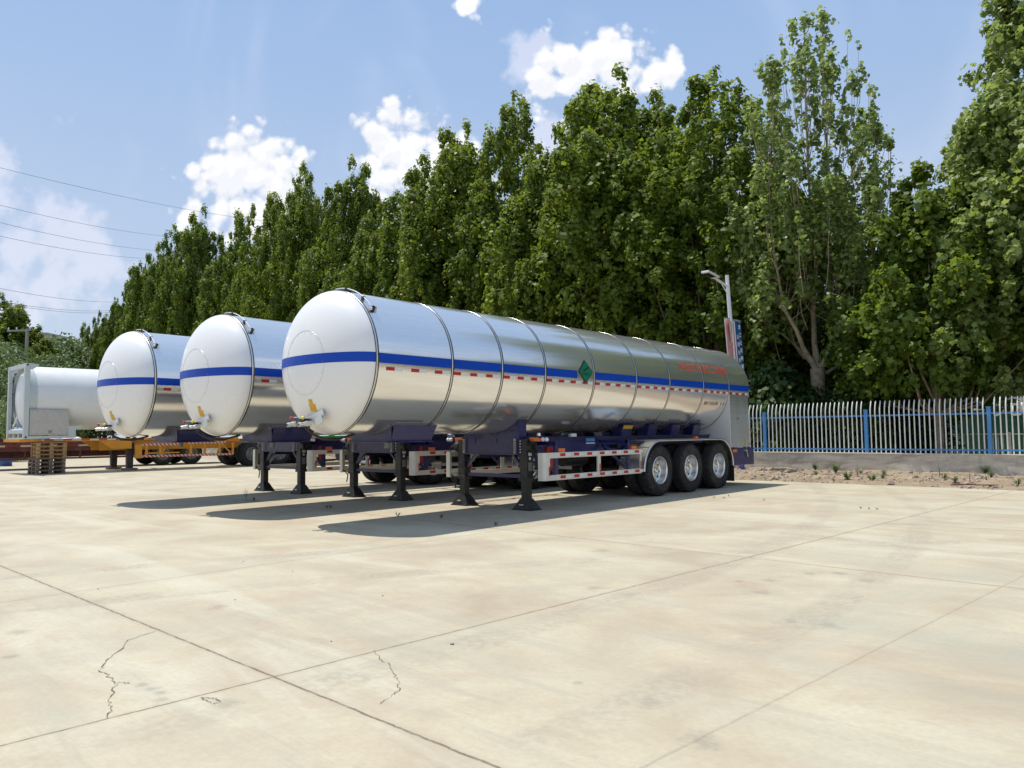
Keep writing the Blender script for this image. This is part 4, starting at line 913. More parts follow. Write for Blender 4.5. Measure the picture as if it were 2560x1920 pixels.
# ------------------------------------------------------------------ street side behind the fence
def frame_at(c_, s_): p = row(c_, s_); return (p[0], p[1], 0), math.atan2(DV[1], DV[0])
loc_, rz2 = frame_at(45, 0)
B = empty('factory_building', loc_, rz2); tag(B, 'white rendered factory building with dark windows glimpsed through the trees on the right', 'building')
b = MB(); b.box(-40, 32, 0, 14, 0, 7.5); b.build('wall', 'bldg', B)
b = MB(); b.box(-40.3, 32.3, -.3, 14.3, 7.5, 7.8); b.build('roof', 'grey', B)
w0 = None
for i in range(17):
    q = MB(); q.box(-.9, .9, -.03, .05, 3.05, 4.9, 0); q.box(-.03, .03, -.045, -.03, 3.05, 4.9, 1); q.box(-.9, .9, -.045, -.03, 3.9, 3.96, 1)
    if w0 is None: w0 = o = q.build('window', ['glass', 'fwhite'], B)
    else: o = w0.copy(); COL.objects.link(o); o.parent = B
    o.location = (-37+4.2*i, 0, 0)
loc_, _ = frame_at(41, 0)
H = empty('hoarding', loc_, rz2); tag(H, 'dark green hoarding with large white figures behind the right railings', 'hoarding')
b = MB(); b.box(-30, 30, 0, .08, 0, 2.95); b.build('panel', 'hoard', H)
b = MB()
for k in range(21): b.box(-30+3*k, -29.94+3*k, -.05, 0, 0, 2.97)
b.build('panel_batten', 'hoard', H)
def hs(u): p = rowu(u, 41); return float(p@DV)
for tx, u, z, sz in (('50', 2366, 2.22, .84), ('公', 2432, 2.22, .5), ('2', 2476, 2.5, .36), ('元', 2488, 2.0, 1.0), ('起', 2543, 2.2, .7)):
    textmesh('lettering', tx, sz, (lambda x_, y_, s0=hs(u), z=z: Vector((s0+x_*1.15, -.06, z+y_))), 'whttext', H, bold=.012)
loc_, _ = frame_at(36, 0)
GR = empty('roadside_railing', loc_, rz2); tag(GR, 'low white roadside railing with thin bars between tree trunks beyond the fence', 'railing')
b = MB(); b.box(-22, 12, -.02, .02, 1.10, 1.15); b.box(-22, 12, -.02, .02, .12, .16); b.build('rail', 'fwhite', GR)
bb_ = None
for k in range(11):
    q = MB(); q.box(-.05, .05, -.05, .05, 0, 1.2); o = q.build('post', 'fwhite', GR) if bb_ is None else bb_.copy()
    if bb_ is None: bb_ = o
    else: COL.objects.link(o); o.parent = GR
    o.location = (-22+3*k, 0, 0)
q = MB()
for k in range(170): x = -22+.176*k; q.box(x-.014, x+.014, -.012, .012, .16, 1.10)
tag(q.build('bars', 'fwhite', GR), kind='stuff')

# ------------------------------------------------------------------ trees
LEAF_STAR = [(0, -.42), (.30, -.40), (.34, -.12), (.55, .12), (.24, .18), (.02, .56), (-.20, .20), (-.50, .16), (-.38, -.10), (-.32, -.36)]
LEAF_5 = [(0, -.48), (.46, -.12), (.22, .30), (-.05, .56), (-.44, .10)]
LEAF_4 = [(0, -.5), (.30, .0), (0, .5), (-.30, .0)]
def leaves_mesh(name, C_, N_, size, tmpl, rng, droop=.0):
    n = len(C_); t_ = np.array(tmpl); m = len(t_)
    a = np.cross(N_, rng.normal(size=(n, 3))); a /= np.linalg.norm(a, axis=1, keepdims=True)+1e-9; b_ = np.cross(N_, a)
    sz = size*rng.uniform(.6, 1.25, (n, 1, 1))
    fold = (np.abs(t_[:, 0])*.35)[None, :, None]*N_[:, None, :]
    V = C_[:, None, :]+sz*(t_[None, :, 0, None]*a[:, None, :]+t_[None, :, 1, None]*b_[:, None, :]+fold)
    me = bpy.data.meshes.new(name); V = V.reshape(-1, 3).astype(np.float32)
    me.vertices.add(n*m); me.vertices.foreach_set('co', V.ravel())
    me.loops.add(n*m); me.loops.foreach_set('vertex_index', np.arange(n*m, dtype=np.int32))
    me.polygons.add(n); me.polygons.foreach_set('loop_start', np.arange(0, n*m, m, dtype=np.int32))
    me.update(calc_edges=True); return me
def spindle(rng, p0, p1, r, n, clump=38, sig=None):
    """leaf centres and normals: a flame-shaped plume built from many small sprays"""
    p0, p1 = np.array(p0), np.array(p1); ax = p1-p0; L = np.linalg.norm(ax); ax /= L
    u = np.cross(ax, [1, .3, 0]); u /= np.linalg.norm(u); v = np.cross(ax, u)
    nc = max(n//clump, 2); t_ = rng.beta(1.3, .95, nc); t_[0] = .96
    prof = np.minimum(1, (t_/.25)**.7)*np.power(np.clip(1-t_**2.3, 0, 1), .62)
    ang = rng.uniform(0, 2*math.pi, nc); k = rng.uniform(.25, 1.15, nc)**.6
    o = (u[None]*np.cos(ang)[:, None]+v[None]*np.sin(ang)[:, None])
    c = p0+ax*(t_*L)[:, None]+o*(prof*r*k)[:, None]
    sg = (sig or .20)*rng.uniform(.7, 1.3, nc)
    c = np.repeat(c, clump, 0); o = np.repeat(o, clump, 0); sg = np.repeat(sg, clump)[:, None]
    q = rng.normal(0, 1, c.shape); q /= np.linalg.norm(q, axis=1, keepdims=True)+1e-9; q *= rng.uniform(.25, 1.35, (len(q), 1))
    c = c+q*sg*np.array([1, 1, 1.55])
    N = q*.7+o*.35+np.array([0, 0, .45])+rng.normal(0, .42, o.shape); N /= np.linalg.norm(N, axis=1, keepdims=True)
    return c, N
def crown(seed, H, Rm, nplume, nleaf, zlow=1.6, peaks=3, pr=(1.05, 1.5), fall=.44, ex=1.7):
    rng = np.random.default_rng(seed); C_, N_, stems = [], [], []
    for i in range(nplume):
        if i < peaks: rad = Rm*(.05+.13*i); top = H*(1-.055*i*rng.uniform(.5, 1.3)-.01)
        else:
            rad = Rm*math.sqrt(rng.uniform(.02, 1)); top = H*(1-fall*(rad/Rm)**ex)*rng.uniform(.88, 1.0)
        a = i*2.39996+rng.uniform(-.4, .4); x, y = rad*math.cos(a), rad*math.sin(a)
        zb_ = max(zlow, top*rng.uniform(.30, .42) if i >= peaks else top*.45); zb_ = min(zb_, zlow+2.5) if rad > .55*Rm else zb_
        r = rng.uniform(*pr)*(.8 if i < peaks else 1)*Rm/3.6
        base = (x*.62, y*.62, zb_); tip = (x*1.0+rng.uniform(-.25, .25), y*1.0+rng.uniform(-.25, .25), top)
        c, n = spindle(rng, base, tip, r, int(nleaf*(.5+.5*(top-zb_)/(H*.5))*(r/.9)))
        C_.append(c); N_.append(n); stems.append((base, tip))
    return np.vstack(C_), np.vstack(N_), stems, rng
def trunk_mb(H, r0, stems, every=2, seed=0):
    b = MB(); random.seed(seed)
    b.tube([(0, 0, -.1), (.05, 0, H*.15), (.0, .06, H*.4), (.05, 0, H*.7), (0, 0, H*.9)], [r0*1.25, r0, r0*.75, r0*.4, r0*.1], 9)
    for base, tip in stems[::every]:
        z0 = max(1.8, base[2]*.6); b.tube([(0, 0, z0), (base[0]*.7, base[1]*.7, base[2]*.95), tuple(np.array(base)*.4+np.array(tip)*.6)], [r0*.4, r0*.25, r0*.07], 6)
    return b
KINDS = []
for i, (sd_, Rm, npl, nl) in enumerate(((1, 4.3, 46, 1450), (2, 3.9, 38, 1150), (3, 4.7, 48, 1450), (4, 3.6, 37, 1500))):
    c, n, st_, rng = crown(sd_, 16, Rm, npl, nl, peaks=(3, 2, 3, 2)[i])
    me = leaves_mesh('crown', c, n, .172, LEAF_5, rng); me.materials.append(M['leaf'])
    tb = trunk_mb(16, .19, st_, 2, i); KINDS.append((me, tb))
TRUNK = []
def tree(name, kind, xy, H, wid, rz, label, group, leafm=None, z0=0):
    root = empty(name, (xy[0], xy[1], z0), rz); me, tb = KINDS[kind]
    if len(TRUNK) <= kind or TRUNK[kind] is None:
        while len(TRUNK) <= kind: TRUNK.append(None)
        o = tb.build('trunk', 'barkd', root); TRUNK[kind] = o
    else: o = TRUNK[kind].copy(); COL.objects.link(o); o.parent = root
    cr_ = bpy.data.objects.new('crown', me); COL.objects.link(cr_); cr_.parent = root
    root.scale = (wid, wid, H/16)
    tag(root, label, 'tree', group); return root
# front row: photo column, row of the tree top, distance line, kind, width factor
def Hof(u, v, p): 
    d = ray(u, v); return CH+d[2]*math.hypot(p[0], p[1])/math.hypot(d[0], d[1])
FR = [(1805,158,27.6,1,1.0,'tall green tree just left of the sparse tree, above the street lamp'),
 (1655,205,30.5,3,.95,'green tree showing between the tallest dense tree and the one above the lamp'),
 (1545,140,28.0,0,1.12,'tallest dense green tree of the row, above the middle of the nearest tank'),
 (1420,300,26.9,2,.78,'broad lower green tree with bright shoots left of the tallest dense tree'),
 (1300,222,28.8,1,1.02,'tall airy green tree left of the gap with the small cloud'),
 (1165,282,27.8,0,.92,'dense green tree with narrow top beside the largest middle cloud'),
 (1060,372,27.2,3,1.0,'lower green tree filling the slope left of the two airy tops'),
 (985,470,27.0,2,.72,'short bushy green tree above the head of the nearest tank'),
 (890,382,28.2,0,.92,'three peaked green tree right of the twin peaked one'),
 (752,394,28.2,2,.85,'twin peaked dark green tree behind the middle tank'),
 (672,470,27.4,1,.85,'green tree leaning against the left flank of the twin peaked tree'),
 (590,516,28.0,3,.92,'slim green tree standing alone before the left cloud'),
 (492,500,28.2,0,.86,'rounded green tree right behind the farthest tank'),
 (428,552,27.6,1,.85,'green tree on the left shoulder of the rounded tree'),
 (385,600,28.0,2,.70,'small green tree at the upper step of the falling row'),
 (336,645,27.8,0,.72,'green tree at the middle step of the falling left end of the row'),
 (283,738,27.6,1,.55,'low green tree near the left end of the row'),
 (238,772,28.0,2,.46,'second tree from the left end of the falling row'),
 (205,800,27.8,3,.48,'last and lowest tree at the left end of the row')]
random.seed(8)
for u, v, c_, k, wd, lb in FR:
    c_ += 1.3; p = rowu(u, c_); H_ = Hof(u, v, p); tree('plane_tree', k, p, H_, wd*(1.0, 1.14, .96, 1.08)[int(u) % 4], random.uniform(0, 6.28), lb, 'plane trees in the row behind the trailers')
# second row behind, closing the gaps
ORD = ['first', 'second', 'third', 'fourth', 'fifth', 'sixth', 'seventh', 'eighth', 'ninth', 'tenth', 'eleventh', 'twelfth', 'thirteenth', 'fourteenth', 'fifteenth', 'sixteenth', 'seventeenth', 'eighteenth', 'nineteenth', 'twentieth', 'twenty-first', 'twenty-second', 'twenty-third', 'twenty-fourth']
i = 0
BK = [(1730, 33.5), (1600, 33), (1480, 33.5), (1360, 33), (1235, 33.5), (1110, 33), (1010, 33), (830, 33), (710, 33), (630, 33.5), (545, 33), (460, 33), (385, 33), (320, 33), (262, 33)]
for u, c_ in BK:
    p = rowu(u, c_); nb2 = sorted(FR, key=lambda q: abs(q[0]-u))[:2]; vv = (nb2[0][1]+nb2[1][1])/2+(1083-nb2[0][1])*.23; tree('plane_tree', (i*3+1) % 4, p, Hof(u, vv, p), 1.05, random.uniform(0, 6.28), 'dark tree of the hidden second row, %s from the right' % ORD[i], 'hidden second row of trees'); i += 1
# right of the sparse tree, seen and mirrored in the polished tanks beyond the frame
for u, v, c_, k, wd, lb in ((1940,690,33,2,.95,'dark tree behind the sparse tree, its left half'), (2110,700,33.5,0,.95,'dark tree behind the sparse tree, its right half'), (2262,560,32,3,.8,'leafy tree top between the sparse tree and the great right tree')):
    p = rowu(u, c_); tree('plane_tree', k, p, Hof(u, v, p), wd, 1.1*k, lb, 'plane trees in the row behind the trailers')
for i in range(7):
    p = row(29.0+(i % 2)*1.5, 6.5+5.4*i); tree('plane_tree', (i+2) % 4, p, random.uniform(9, 11), 1.0, i*1.3, 'green tree along the fence beyond the right edge, number %s' % ('one', 'two', 'three', 'four', 'five', 'six', 'seven')[i], 'trees further along the fence')

# the sparse tree with bare limbs
S0 = rowu(2048, 27.6); ZS = S0[1]
ST = empty('sparse_tree', (S0[0], S0[1], 0)); tag(ST, 'tall sparse plane tree with pale forked limbs and sky showing through its crown', 'tree')
def sp(u, v, dy=0): p = at(u, v, ZS+dy); return np.array([p[0]-S0[0], p[1]-S0[1], p[2]])
b = MB(); b.tube([(-.02, 0, -.1), sp(2047, 1040), sp(2046, 1000), sp(2045, 955), sp(2044, 922)], [.30, .26, .245, .25, .27], 14); tk = b.build('trunk', 'bark', ST)
LIM = [[(2040,925,0),(2033,908,0),(2008,870,-.2),(1992,827,-.4),(1965,780,-.5),(1954,740,-.6),(1936,638,-.8),(1920,482,-.9),(1933,300,-.9),(1930,180,-.7)],
       [(2044,925,0),(2042,900,.2),(2036,859,.3),(2033,780,.4),(2034,700,.5),(2032,600,.4),(2020,420,.3),(2014,250,.2),(2011,60,.1)],
       [(2048,925,0),(2056,912,-.1),(2073,875,-.3),(2090,832,-.4),(2096,770,-.5),(2097,700,-.4),(2090,560,-.3),(2070,400,-.1),(2058,260,0),(2056,35,0)],
       [(2052,935,0),(2070,930,0),(2100,913,.1),(2107,870,.2),(2112,814,.3),(2135,700,.5),(2160,560,.7),(2185,420,.8),(2195,330,.8)],
       [(2038,925,0),(2026,907,.3),(1994,868,.6),(1958,837,.9),(1917,812,1.2),(1880,760,1.4),(1860,660,1.5)],
       [(2054,925,0),(2075,900,.8),(2110,872,1.2),(2180,858,1.4),(2230,780,1.5),(2245,640,1.5)]]
lim3 = []
for li, Lp in enumerate(LIM):
    b = MB(); P_ = [sp(u, v, d_) for u, v, d_ in Lp]; n = len(P_); lim3.append(P_); r0 = (.125, .17, .125, .10, .07, .07)[li]
    b.tube(P_, [r0*(1-.93*(i/(n-1))**.55)+.008 for i in range(n)], 9); b.build('limb', 'bark', tk)
rng = np.random.default_rng(77); C_, N_ = [], []; tw = MB()
for li, P_ in enumerate(lim3):
    n = len(P_)
    for i in range(3 if li < 4 else 2, n-1):
        nb_ = 5 if li < 4 else 5
        for k in range(nb_):
            f_ = rng.uniform(0, 1); base = P_[i]*(1-f_)+P_[i+1]*f_; a = rng.uniform(0, 6.28); up = base[2]
            out = rng.uniform(.4, 1.0)*max(.25, (15.8-up)/14)*2.0; L_ = rng.uniform(1.0, 2.6)
            tip = base+np.array([math.cos(a)*out, math.sin(a)*out*.8, L_]); tip[2] = min(tip[2], P_[-1][2]+.05)
            if tip[2]-base[2] < .3: continue
            tw.tube([base, base*.5+tip*.5+[math.cos(a)*out*.15, 0, -.1], tip], [.022, .014, .004], 4)
            q, m_ = spindle(rng, base*.6+tip*.4, tip+[0, 0, .15], rng.uniform(.25, .42), int(rng.uniform(45, 85)), clump=12, sig=.16); C_.append(q); N_.append(m_)
    q, m_ = spindle(rng, P_[-2], P_[-1]+[0, 0, .15], .24, 90, clump=15, sig=.16); C_.append(q); N_.append(m_)
for k in range(130):   # loose upright shoots of the upper crown
    zz = rng.uniform(6.5, 14.2); Rz = 3.9*(1-(max(zz-4, 0)/13)**1.6)+.2; a = rng.uniform(0, 6.28); rad = Rz*math.sqrt(rng.uniform(.1, 1))
    base = np.array([rad*math.cos(a)+.1, rad*.8*math.sin(a), zz]); tip = base+[.12*math.cos(a), .12*math.sin(a), rng.uniform(1.2, 2.3)]
    q, m_ = spindle(rng, base, tip, .2, int(rng.uniform(30, 58)), clump=9, sig=.13); C_.append(q); N_.append(m_)
    tw.tube([base*np.array([.8, .8, 1])-[0, 0, .9], base, tip], [.016, .011, .004], 4)
for k in range(85):   # the fuller lower crown, with holes
    a = rng.uniform(0, 6.28); rad = 3.9*math.sqrt(rng.uniform(.05, 1)); zz = rng.uniform(3.8, 9.5); rad *= 1-.035*(zz-4)
    base = np.array([rad*.8*math.cos(a)+.1, rad*.7*math.sin(a), zz]); tip = base+[.35*math.cos(a), .35*math.sin(a), rng.uniform(1.2, 2.4)]
    q, m_ = spindle(rng, base, tip, rng.uniform(.35, .6), int(rng.uniform(120, 220)), clump=20, sig=.2); C_.append(q); N_.append(m_)
    if k % 2: tw.tube([base*np.array([.6, .6, .9]), base, tip], [.018, .012, .004], 4)
tw.build('twigs', 'bark', tk)
me = leaves_mesh('crown', np.vstack(C_), np.vstack(N_), .165, LEAF_STAR, rng); me.materials.append(M['leaf2']); o = bpy.data.objects.new('crown', me); COL.objects.link(o); o.parent = ST
# thin lone shoot right of it
b = MB(); tp = sp(2227, 365, 1.0); b.tube([sp(2225, 520, 1.0), tp], [.03, .012], 5); b.build('shoot', 'bark', ST)
rng = np.random.default_rng(5); q, m_ = spindle(rng, tp-[0, 0, .3], tp+[0, 0, .15], .12, 34, clump=17, sig=.12); me = leaves_mesh('shoot_leaves', q, m_, .24, LEAF_STAR, rng); me.materials.append(M['leaf2']); o = bpy.data.objects.new('shoot_leaves', me); COL.objects.link(o); o.parent = ST

# the great right-hand tree and its smaller neighbour: big individual leaves
def bigtree(name, u, c_, H_, Rm, npl, nl, seed, lb, size=.19, zlow=2.0, mt='leaf2', pr=(.85, 1.2), trunk=.24, fall=.62):
    p = rowu(u, c_); root = empty(name, (p[0], p[1], 0)); tag(root, lb, 'tree')
    c, n, st_, rng = crown(seed, H_, Rm, npl, nl, zlow=zlow, peaks=3, pr=pr, fall=fall, ex=1.3); n = n+rng.normal(0, .35, n.shape); n /= np.linalg.norm(n, axis=1, keepdims=True)
    me = leaves_mesh('crown', c, n, size, LEAF_STAR, rng); me.materials.append(M[mt]); o = bpy.data.objects.new('crown', me); COL.objects.link(o); o.parent = root
    trunk_mb(H_, trunk, st_, 2, seed).build('trunk', 'bark', root); return root
bigtree('plane_tree', 2830, 30.2, 23.5, 6.9, 92, 1250, 31, 'great leafy plane tree cut by the right edge with large pale leaves', zlow=3.6, fall=.86)
p_ = rowu(2345, 26.6); bigtree('plane_tree', 2345, 26.6, Hof(2345, 395, p_), 3.0, 30, 950, 47, 'lower bushy plane tree leaning on the left of the great right tree', size=.20, zlow=2.2, mt='leaf', pr=(1.0, 1.4), trunk=.13, fall=.5)

# understorey shrubs behind the railings
def shrub_mesh(seed, n=1500, R0=1.3, H_=2.6, size=.16):
    rng = np.random.default_rng(seed); k = rng.uniform(.3, 1, n)**.5; a = rng.uniform(0, 6.28, n); ph = rng.uniform(.0, 1, n)
    prof = np.sin(np.clip(ph*math.pi*.93+.2, 0, math.pi))**.6*(1+.25*np.sin(a*3+seed)+.15*np.sin(a*5+ph*8))
    o = np.stack([np.cos(a), np.sin(a), (ph-.3)], 1); c = np.stack([np.cos(a)*prof*R0*k, np.sin(a)*prof*R0*k, ph*H_], 1)+rng.normal(0, .1, (n, 3))
    N = o+rng.normal(0, .6, o.shape)+[0, 0, .4]; N /= np.linalg.norm(N, axis=1, keepdims=True); return leaves_mesh('foliage', c, N, size, LEAF_5, rng)
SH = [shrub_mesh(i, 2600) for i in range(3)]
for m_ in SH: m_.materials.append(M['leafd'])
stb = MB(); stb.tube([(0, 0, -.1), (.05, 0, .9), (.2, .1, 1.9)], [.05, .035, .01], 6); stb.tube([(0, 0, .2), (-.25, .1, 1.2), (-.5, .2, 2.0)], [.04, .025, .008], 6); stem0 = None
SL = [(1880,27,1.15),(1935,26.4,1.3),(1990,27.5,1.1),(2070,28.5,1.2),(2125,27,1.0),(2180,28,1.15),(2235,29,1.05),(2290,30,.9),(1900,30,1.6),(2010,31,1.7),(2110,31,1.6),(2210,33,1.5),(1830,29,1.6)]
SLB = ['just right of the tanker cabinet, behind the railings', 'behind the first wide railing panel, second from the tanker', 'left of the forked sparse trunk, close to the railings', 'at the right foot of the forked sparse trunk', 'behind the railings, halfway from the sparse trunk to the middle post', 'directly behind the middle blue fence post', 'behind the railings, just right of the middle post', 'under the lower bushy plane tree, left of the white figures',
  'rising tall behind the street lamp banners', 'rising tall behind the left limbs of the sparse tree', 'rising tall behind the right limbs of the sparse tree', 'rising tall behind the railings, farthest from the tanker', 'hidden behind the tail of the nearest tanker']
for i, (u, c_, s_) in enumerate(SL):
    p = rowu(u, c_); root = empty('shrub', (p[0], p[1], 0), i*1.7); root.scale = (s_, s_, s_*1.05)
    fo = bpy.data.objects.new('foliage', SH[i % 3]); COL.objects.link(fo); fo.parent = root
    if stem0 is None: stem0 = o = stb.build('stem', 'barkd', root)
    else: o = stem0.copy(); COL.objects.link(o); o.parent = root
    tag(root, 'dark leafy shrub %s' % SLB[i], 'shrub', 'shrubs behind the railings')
# left background: two dark conical trees, pale willowy shrubs, pole, far building
for u, v, Y, k, wd, lb in ((36, 752, 74, 3, 1.15, 'dark green conical tree at the left edge, behind the concrete pole'), (-22, 725, 72, 0, 1.3, 'dark green tree cut off by the left edge of the picture')):
    p = at(u, 1083, Y); tree('conical_tree', k, p[:2], Hof(u, v, p), wd, 2.0*k, lb, None)
WL = [shrub_mesh(10+i, 9000, 1.6, 3.0, .085) for i in range(2)]
for m_ in WL: m_.materials.append(M['leafw'])
for i, (u, v, Y, s_, lb) in enumerate(((8, 868, 52, 2.0, 'pale feathery bush left of the concrete pole'), (45, 905, 56, 1.7, 'pale feathery bush at the foot of the concrete pole'), (105, 858, 78, 2.4, 'distant pale green bush right of the concrete pole'), (150, 852, 82, 2.5, 'distant pale green bush beside the last tree of the row'), (195, 868, 84, 2.2, 'distant bush in front of the last tree of the row'), (-30, 880, 48, 2.2, 'pale bush at the far left edge of the picture'), (75, 900, 70, 1.9, 'low pale bush just right of the concrete pole'), (125, 895, 70, 1.9, 'low bush above the end frame of the tank container'), (10, 1010, 44, 1.2, 'low sunlit bush at the left edge behind the container frame'))):
    p = at(u, 1083, Y); H_ = Hof(u, v, p); root = empty('bush', (p[0], p[1], 0), i); sc_ = H_/3.0; root.scale = (sc_*.85, sc_*.85, sc_)
    fo = bpy.data.objects.new('foliage', WL[i % 2]); COL.objects.link(fo); fo.parent = root
    o = stem0.copy(); COL.objects.link(o); o.parent = root; tag(root, lb, 'bush')
p = at(60, 1083, 55); zt2 = Hof(60, 822, p)
PO = empty('utility_pole', (p[0], p[1], 0), -.2); tag(PO, 'grey concrete utility pole with crossarm at the left edge', 'utility pole')
b = MB(); b.tube([(0, 0, 0), (0, 0, zt2)], [.17, .11], 12); b.build('pole', 'conc', PO)
b = MB(); b.box(-1.7, .35, -.05, .05, zt2-.15, zt2-.03); b.build('crossarm', 'grey', PO)
for x in (-1.6, -.9, .25): b = MB(); b.lathe([(0, .03), (.05, .06), (.08, .04), (.14, .05), (.2, .01)], (x, 0, zt2-.03), 'z', 10); b.build('insulator', 'lampwhite', PO)
q = at(92, 1083, 170); b = MB(); b.box(-4, 4, -4, 4, 0, Hof(92, 842, q)); FB = empty('distant_block', (q[0], q[1], 0)); b.build('wall', 'conc', FB); b = MB(); b.box(-4.3, 4.3, -4.3, 4.3, Hof(92, 842, q), Hof(92, 842, q)+.4); b.build('roof', 'grey', FB); tag(FB, 'small grey distant block showing over the bushes right of the pole', 'building')
# overhead lines
WI = [((0,413),(640,545),'uppermost thin cable'),((0,504),(415,584),'second cable from the top'),((0,547),(378,618),'third cable from the top'),((0,580),(352,638),'fourth cable from the top'),((0,709),(262,746),'cable below the wide gap'),((4,741),(232,768),'upper one of the close pair of cables'),((4,746),(232,773),'lower one of the close pair of cables')]
for (ua, va), (ub, vb), lb in WI:
    sl = (vb-va)/(ub-ua); u0 = ua-160; v0 = va-sl*160*1.06; a = at(u0, v0, 46); c_ = at(ub+60, vb+sl*60*.92, 92); m1 = at(ua, va, 0.5*(46+92)*0+52); pts = []
    for k in range(15): f_ = k/14; q = a*(1-f_)+c_*f_; q[2] -= 1.1*4*f_*(1-f_)*.55; pts.append(q)
    b = MB(); b.tube([q-a for q in pts], .014, 5); o = b.build('overhead_cable', 'wire'); o.location = a; tag(o, lb+' crossing the sky at the upper left', 'cable', 'overhead cables at the upper left')

# ------------------------------------------------------------------ weeds in the joints and on the soil strip, pebbles
def weed_mesh(seed, n, H_, spread, mt, leafy=False):
    random.seed(seed); b = MB()
    for _ in range(n):
        a = random.uniform(0, 6.28); h = H_*random.uniform(.5, 1); s_ = spread*random.uniform(.3, 1); w_ = .006 if not leafy else .004
        x, y = .1*spread*math.cos(a), .1*spread*math.sin(a); ex, ey = s_*math.cos(a), s_*math.sin(a); px, py = -math.sin(a)*w_, math.cos(a)*w_
        mx_, my_, mz = (x+ex)*.42, (y+ey)*.42, h*.62
        b.add([(x-px, y-py, 0), (x+px, y+py, 0), (mx_+px, my_+py, mz), (mx_-px, my_-py, mz), (ex, ey, h)], [(0, 1, 2, 3), (3, 2, 4)])
        if leafy:
            for k in range(5):
                f_ = .3+.14*k; cx_, cy_, cz_ = x+(ex-x)*f_, y+(ey-y)*f_, h*f_; aa = random.uniform(0, 6.28); l = .028+.02*random.random()
                b.add([(cx_, cy_, cz_), (cx_+l*math.cos(aa+.5)*.5, cy_+l*math.sin(aa+.5)*.5, cz_+.012), (cx_+l*math.cos(aa), cy_+l*math.sin(aa), cz_+.02), (cx_+l*math.cos(aa-.5)*.5, cy_+l*math.sin(aa-.5)*.5, cz_+.012)], [(0, 1, 2, 3)])
    return b
WM = {}
def weed(kind, x, y, z, sc_, rz, label, group):
    if kind not in WM:
        n, H_, s_, mt, lf = {'g': (14, .16, .10, 'weed', True), 'd': (8, .09, .10, 'dry', False), 't': (5, .36, .07, 'weed', True), 'b': (26, .20, .16, 'weed', True), 's': (3, .42, .03, 'dry', False)}[kind]
        WM[kind] = o = weed_mesh(ord(kind), n, H_, s_, mt, lf).build('weed', mt, recalc=False)
    else: o = WM[kind].copy(); COL.objects.link(o)
    o.location = (x, y, z); o.scale = (sc_,)*3; o.rotation_euler = (0, 0, rz); tag(o, label, 'weed', group)
for x, y, k, s_, lb in ((-5.62, 16.2, 't', .9, 'tall thin weed left of the farthest trailer feet'), (-5.40, 16.02, 'd', 1.2, 'small dry tuft beside the tall thin weed'), (-3.45, 14.27, 'd', .9, 'dry sprig in the middle shadow'), (-3.36, 14.18, 'g', .45, 'small green weed in the middle shadow'), (-1.15, 12.34, 'g', .45, 'small green weed in the nearest shadow'), (-.26, 11.36, 'd', .9, 'dry tuft at the edge of the nearest shadow'), (-1.91, 12.76, 'd', 1.1, 'dry stalks on the joint between the two nearer shadows')):
    weed(k, x, y, 0, s_, x, lb, None)
for i, (x, y) in enumerate(((3.84,15.82),(4.07,15.6),(4.24,15.49),(4.47,15.95),(4.87,14.96),(5.98,13.27),(6.05,13.12),(6.16,13.05))):
    weed('d', x, y, 0, .6, i, 'small dry grass tuft in the concrete right of the wheels, %s from the left' % ['first', 'second', 'third', 'fourth', 'fifth', 'sixth', 'seventh', 'eighth'][i], 'dry tufts in the right hand joints')
SW = [(9.49,24.1,'g',1.7),(8.36,20.04,'d',1.5),(9.51,22.63,'b',1.6),(8.84,20.29,'b',1.4),(9.45,21.07,'t',1.3),(10.37,21.49,'g',1.2),(10.74,20.69,'s',1),(10.55,19.55,'d',1.5),(11.33,20.42,'s',1.1),(10.7,18.62,'g',1.2),(12.92,21.0,'b',1.4),(10.95,18.44,'s',1),(11.55,18.79,'d',1.6),(11.44,17.44,'g',1.3),(9.22,19.75,'b',1.3),(9.9,20.6,'g',1),(11.0,19.6,'g',1.1),(12.0,19.3,'g',1.2),(12.3,18.2,'t',1.1),(11.9,17.6,'b',1.2),(8.6,21.8,'g',1.1),(7.9,22.6,'d',1.5),(10.1,22.3,'g',1)]
SW.sort(key=lambda q: q[0]/q[1])
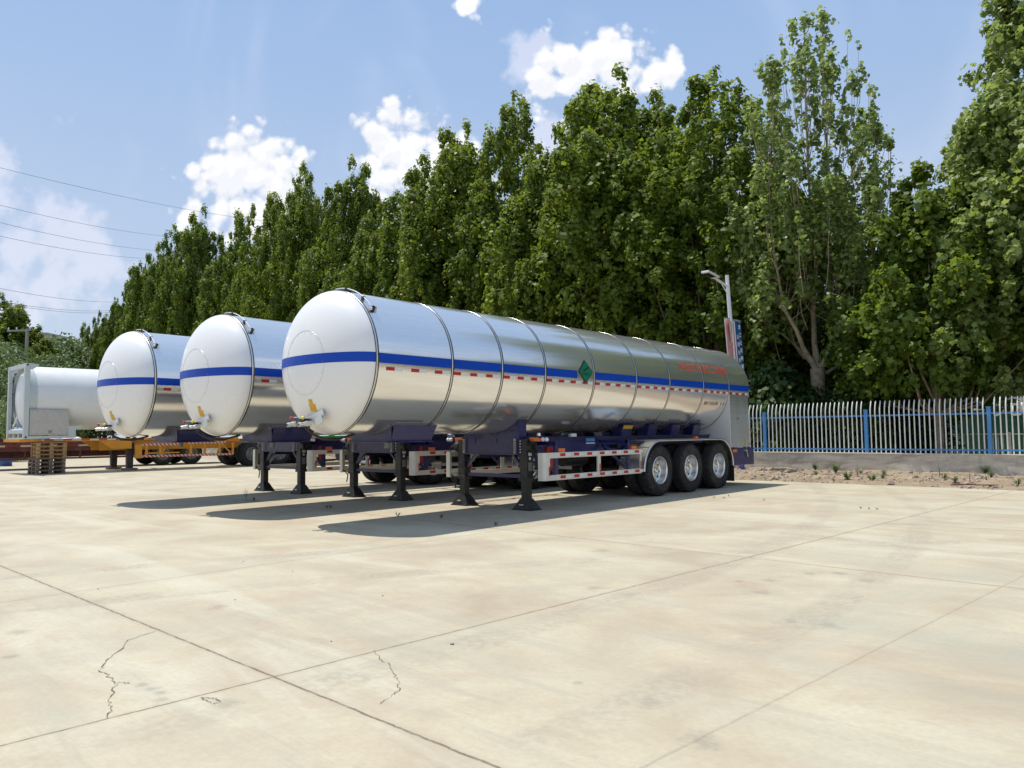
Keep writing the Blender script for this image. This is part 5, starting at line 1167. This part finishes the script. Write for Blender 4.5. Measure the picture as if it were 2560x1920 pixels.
ORD = ['first', 'second', 'third', 'fourth', 'fifth', 'sixth', 'seventh', 'eighth', 'ninth', 'tenth', 'eleventh', 'twelfth', 'thirteenth', 'fourteenth', 'fifteenth', 'sixteenth', 'seventeenth', 'eighteenth', 'nineteenth', 'twentieth', 'twenty-first', 'twenty-second', 'twenty-third', 'twenty-fourth']
for i, (x, y, k, s_) in enumerate(SW):
    c_ = x*NV[0]+y*NV[1]; z = .01+.10*(c_-19.6)/4.6+.07*hnoise(x*1.3, y*1.3, 1)
    weed(k, x, y, z, s_, i*1.1, '%s on the sandy strip, %s from the left' % ({'g': 'small green weed', 'b': 'bushy green weed', 't': 'tall leafy weed', 's': 'thin brown stalks', 'd': 'dry spreading tuft'}[k], ORD[i]), 'weeds on the sandy strip')
b = MB(); b.beam((-.5, 0, 0), (.0, .05, .03), .16, .02); b.beam((.02, .0, .02), (.45, -.12, .035), .14, .02); o = b.build('wood_scrap', 'maroon'); o.location = (10.72, 17.85, .03); o.rotation_euler = (0, 0, -.75); tag(o, 'broken reddish plank lying at the edge of the concrete on the right', 'plank')
pm_ = None; random.seed(4)
for i in range(7):
    x, y = sorted([(1.25, 6.9), (3.9, 6.9), (-2.9, 8.3), (-3.7, 6.9), (.1, 4.9), (.75, 5.6), (2.3, 9.6), (-.4, 5.0), (-1.2, 5.1), (1.0, 3.7), (2.0, 3.9), (-2.3, 6.4), (3.0, 9.0), (-1.1, 6.5), (-2.2, 7.7), (.5, 8.1)], key=lambda q: q[0]/q[1])[i]
    if pm_ is None:
        b = MB(); b.lathe([(-.012, .001), (-.008, .012), (0, .016), (.008, .011), (.012, .001)], (0, 0, .008), 'z', 7); pm_ = o = b.build('pebble', 'grey')
    else: o = pm_.copy(); COL.objects.link(o)
    o.location = (x, y, 0); s_ = random.uniform(.3, .7); o.scale = (s_*1.3, s_, s_); o.rotation_euler = (0, 0, i); tag(o, 'small dark pebble lying on the open concrete, %s from the left' % ORD[i], 'pebble', 'pebbles on the concrete')
